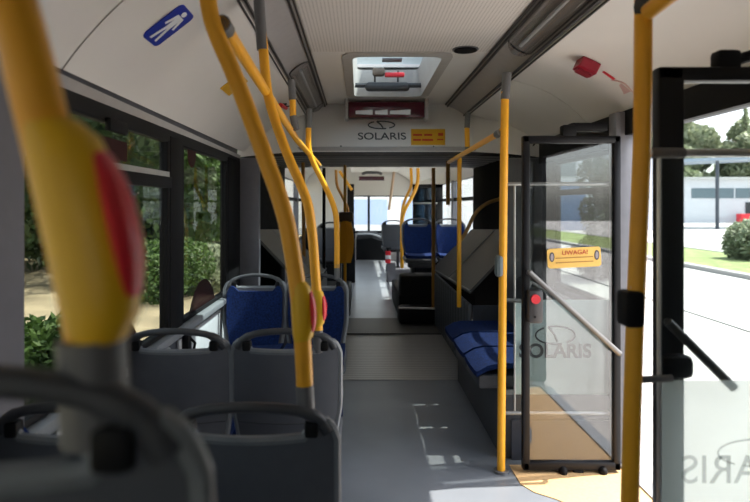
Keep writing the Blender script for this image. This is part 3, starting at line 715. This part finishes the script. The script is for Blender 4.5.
seat(0.56, 8.25, PI, 'dark blue seat on the right platform beyond the joint, aisle side', z=0.30)
seat(1.0, 8.25, PI, 'brighter blue seat on the right platform beyond the joint, window side', z=0.30)
seat(0.40, 11.4, 0, 'small grey seat back far ahead on the right of the aisle', z=0.20)
seat(-0.62, 8.4, 0, 'dark seat far ahead on the left of the aisle, near the ticket validator', z=0.25)
S(MB().box((0.24, 7.42, 0.0), (1.2, 9.0, 0.31), 0.03).build('floor_platform_right', mBLK))
S(MB().box((0.26, 7.43, 0.0), (1.2, 7.76, 0.55), 0.04).build('floor_wheel_box_right', mBLK))
S(MB().box((-1.2, 7.6, 0.0), (-0.36, 9.2, 0.26), 0.03).build('floor_platform_left', mBLK))
S(MB().box((0.22, 7.1, 0.0), (1.1, 7.42, 0.20), 0.05).build('floor_step_right', mBLK))
MBs = S(MB().tube([(0.22, 7.08, 0.205), (0.6, 7.04, 0.205), (0.64, 7.04, 0.205)], 0.012, 8).build('trim_step_right', mALU))
S(MB().box((0.30, 11.1, 0.0), (1.2, 12.4, 0.22), 0.03).build('floor_platform_front', mWAL))
# bench seats along the right wall (side facing)
bb_ = S(MB().box((0.545, 3.36, 0.0), (1.22, 4.84, 0.36), 0.01).build('wall_bench_base', mat('bench_grey', (0.06, 0.063, 0.07), 0.5)))
def bench(y, lab):
    g = thing('bench_seat', (0.85, y, 0.36), lab, 'seat', 'blue bench seats along the right wall')
    rows = []
    for i in range(9):
        t_ = i/8; x = 0.43+0.50*t_; rows.append([(x, y+v*0.20, 0.435+0.03*math.sin(min(1, t_*4)*PI/2)-0.02*(1-min(1, t_*6))+0.012*v*v) for v in (-1, -0.92, -0.6, 0, 0.6, 0.92, 1)])
    MB().sheet(rows, (0, 0, 0.03)).build('seat_cushion', mBLU, g)
    MB().box((0.44, y-0.205, 0.36), (0.98, y+0.205, 0.44), 0.015).build('seat_shell', mHAN, g)
    MB().box((0.98, y-0.205, 0.40), (1.05, y+0.205, 0.86), 0.03).build('backrest', mHAN, g)
for y, l in ((3.66, 'blue side facing bench cushion, nearest and sunlit, behind the yellow pole'), (4.10, 'blue side facing bench cushion in the middle of the right bench'), (4.54, 'blue side facing bench cushion farthest back beside the joint cover')): bench(y, l)

# ================================================================= DOOR LEAVES AND PARTITIONS
def rbox(b, x0, x1, y0, y1, z0, z1, bev=0.008): b.box((x0, y0, z0), (x1, y1, z1), bev)
def leaf(n, X0, X1, y, z0, z1, st_w, lab, gm=None):
    d = thing('door_%d' % n, ((X0+X1)/2, y, 0), lab, 'door'); d['kind'] = 'structure'
    b = MB(); th = 0.022
    rbox(b, X0, X0+st_w, y-th, y+th, z0, z1); rbox(b, X1-st_w, X1, y-th, y+th, z0, z1)
    rbox(b, X0, X1, y-th, y+th, z1-0.04, z1); rbox(b, X0, X1, y-th, y+th, z0, z0+0.045)
    b.build('door_frame', mFRM, d)
    MB().box((X0+st_w*0.8, y-0.003, z0+0.03), (X1-st_w*0.8, y+0.003, z1-0.03)).build('glass_pane', gm or mGLS, d, smooth=False)
    return d
Y1 = 3.19
X0 = Q(522, 0, Y1).x; X1 = Q(619.5, 0, Y1).x
zt = Q(0, 136, Y1).z; zb = Q(0, 469, Y1).z
d1 = leaf(1, X0, X1, Y1, zb, zt, 0.038, 'black framed glass door leaf folded inward beside the tall straight pole', mGLD)
q = MB()
q.tube([Q(529, 272, Y1-0.06), Q(620, 354, Y1-0.06)], 0.0145, 12); q.tube([Q(529, 272, Y1-0.06), Q(528, 273, Y1)], 0.012, 8); q.tube([Q(620, 354, Y1-0.06), Q(618, 354, Y1)], 0.012, 8)
q.build('grab_bar', mSTL, d1)
cb = MB().box(Q(528.5, 324, Y1-0.07), Q(541, 289, Y1-0.02), 0.016).build('control_box', mat('dark_grey_box', (0.05, 0.048, 0.05), 0.4), d1)
MB().disc(Q(535.2, 299, Y1-0.07), (0, -1, 0), 0.024, 0.014, 20).build('red_button', mRED, cb); MB().disc(Q(535, 317, Y1-0.07), (0, -1, 0), 0.006, 0.003, 12).build('keyhole', mBLK, cb)
# yellow notice on leaf 1
tl = -0.03
nz_ = thing('warning_notice', Q(574, 257, Y1-0.01), 'yellow rounded warning notice fixed to the folded door glass', 'notice')
c0 = Q(574, 257.5, Y1-0.008); w_, h_ = 0.142, 0.052
rot = lambda u, v: c0+V((u*math.cos(0.05)-v*math.sin(0.05), 0, v*math.cos(0.05)+u*math.sin(0.05)))
MB().prism([rot(r.x, r.y) for r in rrect(-w_, w_, -h_, h_, 0.016, 0)], (0, -0.003, 0)).build('plate', mat('notice_yellow', (0.86, 0.53, 0.12), 0.5), nz_, smooth=False)
lettering('UWAGA!', 0.034, mRDP, nz_, rot(0.005, 0.016)+V((0, -0.0045, 0)), (math.cos(0.05), 0, math.sin(0.05)), (-math.sin(0.05), 0, math.cos(0.05)))
for v in (-0.002, -0.026):
    b = MB(); b.prism([rot(u, vv)+V((0, -0.004, 0)) for u, vv in ((-0.10, v), (0.10, v), (0.10, v+0.005), (-0.10, v+0.005))], (0, -0.0008, 0))
    b.build('print_line', mat('brown_print', (0.45, 0.22, 0.04), 0.5), nz_, smooth=False)
for u in (-0.118, 0.120):
    k = MB().disc(rot(u, 0.008)+V((0, -0.003, 0)), (0, -1, 0), 0.013, 0.002, 20, ry=0.026, up=(1, 0, 0)).build('oval_mark', mINK, nz_)
    MB().disc(rot(u, 0.008)+V((0, -0.0052, 0)), (0, -1, 0), 0.008, 0.001, 20, ry=0.019, up=(1, 0, 0)).build('oval_centre', mat('oval_grey', (0.35, 0.30, 0.32), 0.5), k)
# top hinge and bottom rollers on leaf 1
MB().box(Q(563, 136, Y1-0.03), Q(573, 126, Y1+0.03), 0.01).tube([Q(567, 128, Y1), Q(572, 126, Y1), Q(598, 127, Y1+0.02)], 0.016, 8).box(Q(572, 131, Y1-0.02), Q(604, 124, Y1+0.04), 0.01).build('top_hinge', mBLK, d1)
for px, nm in ((563, 1), (603, 2)):
    q = MB(); q.ball(Q(px, 471, Y1-0.02), (0.024, 0.03, 0.028)); q.tube([Q(px, 474, Y1-0.02), Q(px+1, 482, Y1-0.06)], 0.008, 8); q.build('roller_bracket', mBLK, d1)
MB().box(Q(574, 476, Y1-0.02), Q(581, 467, Y1+0.02), 0.006).build('stop_block', mBLK, d1)
# leaf 2 (near)
Y2 = 1.66
X0b = Q(655, 0, Y2).x; z2t = Q(0, 68, Y2).z
d2 = leaf(2, X0b, X0b+0.62, Y2, 0.04, z2t, 0.072, 'black framed glass door leaf closest to the viewer at right')
MB().tube([Q(668, 322, Y2-0.05), Q(734, 388, Y2-0.05)], 0.0125, 12).tube([Q(668, 322, Y2-0.05), Q(666, 322, Y2)], 0.010, 8).build('grab_bar', mCHD, d2)
MB().box(Q(662, 381, Y2-0.07), Q(687, 352, Y2-0.022), 0.02).build('control_box', mBLK, d2)
MB().box(Q(719, 70, Y2-0.02), Q(732, 53, Y2+0.03), 0.012).tube([Q(728, 62, Y2), Q(736, 60, Y2)], 0.012, 8).tube([Q(736, 60, Y2), Q(800, 42, Y2)], 0.016, 8).build('top_hinge', mBLK, d2)

def partition(name, X0, X1, y, zb, zt, zf, lab, fm):
    p = thing(name, ((X0+X1)/2, y, zb), lab, 'partition', 'glass partitions beside the doorway')
    MB().box((X0, y-0.004, zb), (X1, y+0.004, zt)).build('glass_panel', mGLP, p, smooth=False)
    MB().box((X0+0.002, y+0.005, zb+0.02), (X1, y+0.008, zf)).build('frosted_film', fm, p, smooth=False)
    MB().tube([(X0-0.005, y, zb), (X0-0.005, y, zt)], 0.006, 8).build('edge_profile', mALU, p)
    MB().tube([(X0-0.06, y, zt), (X1, y, zt)], 0.011, 12).build('top_rail', mALU, p)
    MB().tube([(X0-0.06, y, zb), (X1, y, zb)], 0.012, 12).build('bottom_rail', mALU, p)
    return p
YP = 3.36
pt = partition('glass_partition', Q(515.5, 0, YP).x, 1.15, YP, Q(0, 413, YP).z, Q(0, 184, YP).z, Q(0, 300, YP).z, 'glass partition with pale frosted lower half behind the folded door leaf', mFIL2)
lettering('SOLARIS', 0.108, mINK, pt, Q(555, 357, YP)+V((0, -0.006, 0)), (1, 0, 0), (0, 0, 1), name='lettering', bold=0.003)
emblem(Q(555, 335, YP)+V((0, -0.006, 0)), 0.11, 0.05, V((1, 0, 0)), V((0, 0, 1)), mINK, pt, 0.005)
S(MB().box((0.60, 3.34, 0.0), (1.15, 3.355, 0.22)).build('wall_below_partition', mWLD, smooth=False))
YQ = 1.56
pt = partition('glass_partition', Q(661, 0, YQ).x, 1.17, YQ, 0.26, Q(0, 153, YQ).z, Q(0, 381, YQ).z, 'glass partition with frosted lower half at the right edge, before the near door leaf', mFILM)
MB().tube([Q(651, 153, YQ), Q(684, 153, YQ)], 0.014, 12).build('rail_sleeve', mGRY, pt)
mFAD = film('faint_print', (0.50, 0.57, 0.57), 0.28)
lettering('SOLARIS', 0.105, mFAD, pt, Q(755, 482, YQ)+V((0, -0.006, 0)), (-1, 0, 0), (0, 0, 1), name='lettering')
emblem(Q(755, 452, YQ)+V((0, -0.006, 0)), 0.10, 0.035, V((-1, 0, 0)), V((0, 0, 1)), mFAD, pt, 0.0025)

# ================================================================= FRONT SECTION FURNITURE
tv = thing('ticket_validator', Q(347, 262, 6.9), 'orange ticket validator mounted on a pole left of the aisle', 'ticket validator')
b = MB(); rows = []
for i in range(9):
    tt = i/8; ww = 7.0-1.6*(2*tt-1)**2
    rows.append([Q(340, 263-42*tt, 6.9), Q(340+ww, 263-42*tt, 6.86), Q(340+2*ww, 263-42*tt, 6.9)])
b.sheet(rows, (0, 0.09, 0)).build('housing', mORG, tv)
MB().box(Q(339, 222, 6.88), Q(353, 212, 6.98), 0.01).build('reader_head', mat('brown_plastic', (0.10, 0.05, 0.02), 0.5), tv)
MB().tube([Q(345, 165, 7.0), Q(345, 300, 7.0), V((Q(345, 0, 7.0).x, 7.0, 0.0))], 0.018, 10).build('post', mYEL, tv)
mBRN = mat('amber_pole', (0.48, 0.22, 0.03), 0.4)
def fp(pts, d, r, lab, smooth=4, m=None):
    return pole('grab_pole', [Q(x, y, d) for x, y in pts], r, lab, smooth=smooth, m=m)
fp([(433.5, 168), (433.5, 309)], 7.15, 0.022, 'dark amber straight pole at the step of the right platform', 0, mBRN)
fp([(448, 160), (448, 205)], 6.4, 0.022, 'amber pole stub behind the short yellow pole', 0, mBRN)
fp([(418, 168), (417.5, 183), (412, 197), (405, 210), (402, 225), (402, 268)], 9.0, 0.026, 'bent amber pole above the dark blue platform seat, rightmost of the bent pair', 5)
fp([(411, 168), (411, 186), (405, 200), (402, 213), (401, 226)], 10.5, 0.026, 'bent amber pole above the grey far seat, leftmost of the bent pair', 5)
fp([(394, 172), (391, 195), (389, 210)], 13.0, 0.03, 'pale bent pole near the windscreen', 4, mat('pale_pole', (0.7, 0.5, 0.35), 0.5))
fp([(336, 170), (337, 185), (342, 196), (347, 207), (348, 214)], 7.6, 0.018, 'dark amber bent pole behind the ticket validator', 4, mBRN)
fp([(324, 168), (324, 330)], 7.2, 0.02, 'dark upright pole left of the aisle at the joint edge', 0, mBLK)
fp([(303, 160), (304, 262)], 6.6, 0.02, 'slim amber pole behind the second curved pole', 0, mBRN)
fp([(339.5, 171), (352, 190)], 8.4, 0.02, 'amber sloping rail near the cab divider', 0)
# cab divider and door leafs ahead
S(MB().box((-1.22, 10.9, 0.0), (-0.32, 10.98, 1.0)).box((-0.46, 10.88, 0.0), (-0.34, 11.0, 1.80)).build('wall_cab_divider', mBLK, smooth=False))
S(MB().box((-1.22, 10.92, 1.0), (-0.4, 10.96, 2.2)).build('wall_cab_upper', mWHT, smooth=False))
fd = thing('door_3', (0.95, 10.4, 0), 'dark glass door leaf', 'door'); fd['kind'] = 'structure'
MB().box((0.68, 10.38, 0.1), (0.73, 10.43, 1.78)).box((1.05, 10.38, 0.1), (1.20, 10.43, 1.78)).box((0.68, 10.38, 1.72), (1.2, 10.43, 1.78)).box((0.68, 10.38, 0.1), (1.2, 10.43, 0.9)).build('door_frame', mBLG, fd, smooth=False)
MB().tube([(0.70, 10.34, 1.45), (1.1, 10.34, 1.45)], 0.015, 8).build('handrail', mALU, fd)
MB().box((0.73, 10.40, 0.9), (1.05, 10.406, 1.72)).build('glass_pane', glass('smoked_glass', (0.15, 0.2, 0.24), 0.05), fd, smooth=False)
# dashboard
db = thing('dashboard', (0.0, 14.9, 0), 'black dashboard with pale top edge below the windscreen', 'dashboard')
rows = [[Q(356, 260, 14.6), Q(356, 240, 14.6), Q(357, 236, 14.7), Q(359, 232, 15.0)], [Q(372, 260, 14.5), Q(372, 238, 14.5), Q(372, 235, 14.6), Q(372, 231, 15.0)], [Q(387, 260, 14.6), Q(387, 243, 14.6), Q(386, 240, 14.7), Q(386, 236, 15.0)]]
MB().sheet(rows, (0, 0.2, 0)).build('console', mBLK, db)
MB().tube([Q(357, 234, 14.66), Q(372, 234, 14.5), Q(386, 239.5, 14.66)], 0.02, 8, smooth=4).build('top_edge', mWHS, db)
fe = thing('fire_extinguisher', Q(388, 262, 11.0), 'small red fire extinguisher on the right of the far aisle', 'fire extinguisher')
MB().tube([Q(388, 263, 11.0), Q(388, 251, 11.0)], 0.05, 14).build('cylinder', mRED, fe); MB().tube([Q(388, 251, 11.0), Q(388, 248, 11.0)], 0.02, 8).box(Q(386, 249, 10.98), Q(391, 247.5, 11.02)).build('valve', mBLK, fe)
MB().tube([Q(388, 259, 10.999), Q(388, 255, 10.999)], 0.051, 14).build('label_band', mWHS, fe)
S(MB().box((0.26, 10.98, 0.0), (0.42, 11.1, 0.36)).build('trim_extinguisher_stand', mWAL, smooth=False))
dd2 = tag(MB().box(Q(359, 180.5, 13.6), Q(384, 176.5, 13.7)).build('display_strip', mDRED, smooth=False), 'dark red display strip hanging at the far front end of the bus', 'display')
tag(MB().tube([Q(362, 174, 12.5), Q(366, 172.5, 12.5), Q(378, 172.5, 12.5), Q(382, 174, 12.5)], 0.03, 8).build('hatch_frame', mGRY), 'far grey hatch frame arc in the front section ceiling', 'roof hatch')

# ================================================================= OUTSIDE
GZ = -0.35
def ground(name, x0, x1, y0, y1, m, z=GZ, kind='structure'):
    o = MB().box((x0, y0, z-0.2), (x1, y1, z)).build(name, m, smooth=False); o['kind'] = kind; return o
mDRY = mat('dry_grass_ground', (0.36, 0.30, 0.19), 0.9, var=0.45, scale=0.9)
mCON = mat('pale_concrete', (0.50, 0.48, 0.46), 0.85, var=0.08, scale=1.0)
mGRS = mat('lawn', (0.22, 0.27, 0.10), 0.9, var=0.4, scale=3)
ground('ground_left', -80, -2.4, -40, 90, mDRY); ground('ground_paving', -2.4, 9.2, -60, 90, mCON, z=GZ-0.01)
ground('ground_lawn', 9.2, 13.0, -60, 90, mGRS, z=GZ+0.05); ground('ground_yard', 13.0, 90, -60, 90, mCON, z=GZ)
for x, n_, h in ((9.05, 'near', 0.10), (12.9, 'far', 0.08)):
    o = S(MB().box((x, -60, GZ-0.1), (x+0.25, 60, GZ+h), 0.02).build('trim_kerb_'+n_, mat('kerb_stone', (0.42, 0.41, 0.40), 0.8)))
S(MB().box((1.6, -60, GZ-0.02), (9.0, -59.9, GZ)).box((5.2, -30, GZ-0.02), (5.24, 60, GZ+0.0)).build('trim_paving_joint', mat('joint_dark', (0.12, 0.12, 0.12), 0.9), smooth=False))

def leafmat(name, c1, c2):
    m = bpy.data.materials.new(name); m.use_nodes = True; N = m.node_tree.nodes; L = m.node_tree.links; b = N['Principled BSDF']; b.inputs['Roughness'].default_value = 0.6
    gm = N.new('ShaderNodeNewGeometry'); rp = N.new('ShaderNodeValToRGB'); rp.color_ramp.elements[0].color = (*c1, 1); rp.color_ramp.elements[1].color = (*c2, 1)
    L.new(gm.outputs['Random Per Island'], rp.inputs[0]); L.new(rp.outputs[0], b.inputs['Base Color'])
    tr = N.new('ShaderNodeBsdfTranslucent'); mx = N.new('ShaderNodeMixShader'); mx.inputs[0].default_value = 0.3
    L.new(rp.outputs[0], tr.inputs[0]); L.new(b.outputs[0], mx.inputs[1]); L.new(tr.outputs[0], mx.inputs[2]); L.new(mx.outputs[0], N['Material Output'].inputs[0])
    return m
lDARK = leafmat('dark_leaves', (0.012, 0.03, 0.012), (0.06, 0.10, 0.03))
lMID = leafmat('mid_leaves', (0.03, 0.07, 0.015), (0.11, 0.20, 0.04))
lPALE = leafmat('pale_leaves', (0.16, 0.21, 0.12), (0.40, 0.44, 0.28))  # tree haze and washed-out light put into this colour; pale shrubs share it
mBRK = mat('bark', (0.10, 0.075, 0.055), 0.9, var=0.3)
def foliage(blobs, n, ls, rnd):
    verts = []; faces = []
    tot = sum(b[1][0]*b[1][1]*b[1][2] for b in blobs)
    for c, r in blobs:
        k = max(20, int(n*r[0]*r[1]*r[2]/tot))
        for _ in range(k):
            while True:
                v = V((rnd.uniform(-1, 1), rnd.uniform(-1, 1), rnd.uniform(-1, 1)))
                if 0.2 < v.length < 1: break
            v = v.normalized()*(v.length**0.45)
            p = V((c[0]+v.x*r[0], c[1]+v.y*r[1], c[2]+v.z*r[2]))
            a = V((rnd.gauss(0, 1), rnd.gauss(0, 1), rnd.gauss(0, 1))).normalized(); b = a.orthogonal().normalized(); s_ = ls*rnd.uniform(0.6, 1.3)
            i = len(verts); verts += [p-a*s_, p+b*s_*0.45, p+a*s_, p-b*s_*0.45]; faces.append((i, i+1, i+2, i+3))
    me = bpy.data.meshes.new('foliage'); me.from_pydata([tuple(v) for v in verts], [], faces); return me
def tree_proto(kind, seed, h, rad, n, ls, m, low=0.2, nb=14):
    rnd = random.Random(seed); root = thing(kind, (0, 0, 0), '', 'tree')
    blobs = []
    for k in range(nb):
        t_ = low+(1-low)*(k+0.5)/nb; rr = rad*math.sin(min(1, (t_-low)/(1-low)*0.85+0.22)*PI)**0.7
        a = rnd.uniform(0, 2*PI); q = rr*rnd.uniform(0.2, 0.6 if nb < 20 else 0.85)
        blobs.append(((math.cos(a)*q, math.sin(a)*q, h*t_), (rr*(0.62 if nb < 20 else 0.42), rr*(0.62 if nb < 20 else 0.42), h*(0.12 if nb < 20 else 0.08))))
    me = foliage(blobs, n, ls, rnd); me.materials.append(m)
    o = bpy.data.objects.new('foliage', me); COL.objects.link(o); o.parent = root; o['kind'] = 'stuff'
    b = MB(); b.tube([(0, 0, 0), (0.06, 0.03, h*0.4), (-0.04, 0.05, h*0.9)], [h*0.022, h*0.015, h*0.005], 8, smooth=3)
    for k in range(7):
        z = h*(low+0.08*k+0.05); a = k*2.3; b.tube([(0.04, 0.03, z), (math.cos(a)*rad*0.6, math.sin(a)*rad*0.6, z+h*0.07)], [h*0.007, h*0.002], 5)
    b.build('trunk', mBRK, root)
    return root
TP = tree_proto('pine_tree', 1, 9.0, 2.6, 9000, 0.13, lDARK, 0.10)
TM = tree_proto('leafy_tree', 2, 9.0, 3.0, 9000, 0.15, lMID, 0.12)
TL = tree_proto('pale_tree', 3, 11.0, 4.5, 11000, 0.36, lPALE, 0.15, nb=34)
usedT = set()
def place(T, x, y, s, rz, lab, group):
    o = T if T.name not in usedT else copy_tree(T)
    usedT.add(T.name); o.location = (x, y, GZ); o.scale = (s, s, s); o.rotation_euler = (0, 0, rz); o['label'] = lab; o['group'] = group
    return o
LT = 'dark pine or leafy tree in the dense stand beyond the left windows'
rnd = random.Random(11)
for (x, y) in ((-6.0, 13.5), (-8.2, 17), (-10.5, 15.5), (-6.2, 21), (-9.0, 22.5), (-12.5, 21), (-15.5, 25), (-12, 29), (-8.2, 29), (-18, 33), (-14, 37), (-10.5, 38), (-20, 28), (-9.5, 11.0), (-13, 13)):
    i = rnd.random()
    if i < 0.55: place(TP, x, y, rnd.uniform(0.85, 1.15), rnd.uniform(0, 6), 'dark pine tree in the dense stand beyond the left windows', 'pines beyond the left windows')
    else: place(TM, x, y, rnd.uniform(0.8, 1.1), rnd.uniform(0, 6), 'broad leafy tree among the pines beyond the left windows', 'leafy trees beyond the left windows')
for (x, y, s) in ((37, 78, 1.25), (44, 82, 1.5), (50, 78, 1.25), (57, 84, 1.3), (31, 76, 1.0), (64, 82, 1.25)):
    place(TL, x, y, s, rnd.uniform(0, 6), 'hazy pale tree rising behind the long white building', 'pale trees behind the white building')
TC = tree_proto('columnar_tree', 9, 4.0, 1.0, 7000, 0.07, lDARK, 0.02)
place(TC, 5.75, 14.6, 1.0, 1.0, 'dark columnar tree seen through the folded door leaf', 'tree by the kerb')
del TC['group']
def undergrowth(name, x0, y0, x1, y1, h, w, n, ls, m, seed, lab):
    rnd = random.Random(seed); k = int(math.hypot(x1-x0, y1-y0)/1.6); bl = []
    for i in range(k+1):
        t_ = i/k; hh = h*rnd.uniform(0.75, 1.2); bl.append(((x0+(x1-x0)*t_, y0+(y1-y0)*t_, GZ+hh*0.5), (w, w, hh*0.55)))
    me = foliage(bl, n, ls, rnd); me.materials.append(m); o = bpy.data.objects.new(name, me); COL.objects.link(o); tag(o, lab, 'undergrowth', kind='stuff')
undergrowth('undergrowth', -26, 24, -9, 35, 8.0, 2.2, 26000, 0.24, lDARK, 21, 'dense dark green undergrowth far behind the pines on the left')
undergrowth('undergrowth', -13, 17, -6.6, 24, 1.6, 1.4, 12000, 0.10, lDARK, 22, 'low dark green undergrowth between the pines on the left')
def bush(x, y, r, h, n, ls, m, seed, lab):
    rnd = random.Random(seed); root = thing('shrub', (x, y, GZ), lab, 'shrub')
    bl = [((rnd.uniform(-.5, .5)*r, rnd.uniform(-.5, .5)*r, h*rnd.uniform(0.3, 0.6)), (r*0.6, r*0.6, h*0.42)) for _ in range(7)]
    me = foliage(bl, n, ls, rnd); me.materials.append(m)
    o = bpy.data.objects.new('foliage', me); COL.objects.link(o); o.parent = root; o['kind'] = 'stuff'
    b = MB()
    for k in range(6):
        a = k*1.05; b.tube([(x, y, GZ), (x+math.cos(a)*r*0.4, y+math.sin(a)*r*0.4, GZ+h*0.6)], [0.02, 0.006], 6)
    b.build('stem', mBRK, root)
bush(-3.95, 11.3, 0.9, 1.15, 9000, 0.045, lMID, 5, 'round green shrub on dry ground beyond the post between left windows')
bush(-3.0, 5.6, 0.62, 0.85, 7000, 0.05, lMID, 6, 'bright green low shrub close outside the nearest left window')
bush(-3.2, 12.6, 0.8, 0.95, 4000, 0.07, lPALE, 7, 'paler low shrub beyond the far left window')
bush(12.25, 19.0, 0.8, 1.6, 5000, 0.09, lPALE, 8, 'pale green shrub on the lawn at the right edge')
# white building
wb = thing('white_building', (45, 62, GZ), 'long low white building with grey window band beyond the yard', 'building')
mWB = mat('white_render', (0.62, 0.64, 0.68), 0.7, var=0.03, scale=0.3)
MB().box((31.5, 60, GZ), (75, 66, 4.0)).build('wall', mWB, wb, smooth=False)
mWBG = mat('grey_blue_window', (0.12, 0.17, 0.20), 0.3)
for k in range(9): MB().box((33+k*4.4, 59.94, 2.1), (37.2+k*4.4, 60.05, 3.1)).build('window_band', mWBG, wb, smooth=False)
MB().box((38.4, 59.9, GZ), (40.6, 60.05, 1.7)).build('door', mat('dark_opening', (0.03, 0.035, 0.04), 0.6), wb, smooth=False)
MB().box((31.2, 59.5, 4.0), (75.3, 66.5, 4.2)).build('roof_edge', mALU, wb, smooth=False)
cn = thing('canopy', (20, 40, GZ), 'blue grey flat canopy roof on posts in front of the trees', 'canopy')
MB().prism([(22, 44, 4.5), (40, 44, 5.3), (40, 44, 5.5), (22, 44, 4.75)], (0, 5, 0)).build('canopy_roof', mat('blue_grey_metal', (0.22, 0.28, 0.36), 0.5), cn, smooth=False)
for x in (23.5, 26.2, 38): MB().tube([(x, 44.3, GZ), (x, 44.3, 4.7)], 0.13 if x > 24 else 0.08, 8).build('post', mat('dark_steel', (0.06, 0.07, 0.09), 0.5), cn)
tag(MB().box((37.0, 58.5, GZ), (38.1, 59.3, 0.55), 0.05).build('red_bin', mRED), 'small red bin beside the white building door', 'bin')
# building seen through the far right window and folded leaf
b2 = thing('blue_white_building', (16.5, 42, GZ), 'blue and white workshop front seen through the folded door leaf', 'building')
MB().box((12.5, 42, GZ), (20.5, 48, 5.2)).build('wall', mat('pale_wall', (0.55, 0.60, 0.66), 0.7), b2, smooth=False)
mSHT = mat('blue_shutter', (0.08, 0.17, 0.36), 0.5)
for k in range(2): MB().box((13.2+k*3.4, 41.9, GZ), (15.6+k*3.4, 42.05, 2.9)).build('shutter_door', mSHT, b2, smooth=False)
for k in range(3): MB().box((13.0+k*2.4, 41.9, 3.4), (14.9+k*2.4, 42.05, 4.6)).build('window', mWBG, b2, smooth=False)
# garage ahead
gb = thing('garage_building', (0, 36, GZ), 'bright white garage with pale blue gates ahead of the windscreen', 'building')
MB().box((-7, 36, GZ), (9, 44, 4.6)).build('wall', mat('bright_white', (0.8, 0.8, 0.8), 0.7), gb, smooth=False)
mPBL = mat('pale_blue_gate', (0.36, 0.46, 0.66), 0.5)
for x in (-3.6, -0.65, 2.3): MB().box((x, 35.9, 0.25), (x+2.1, 36.05, 1.75)).build('gate', mPBL, gb, smooth=False)
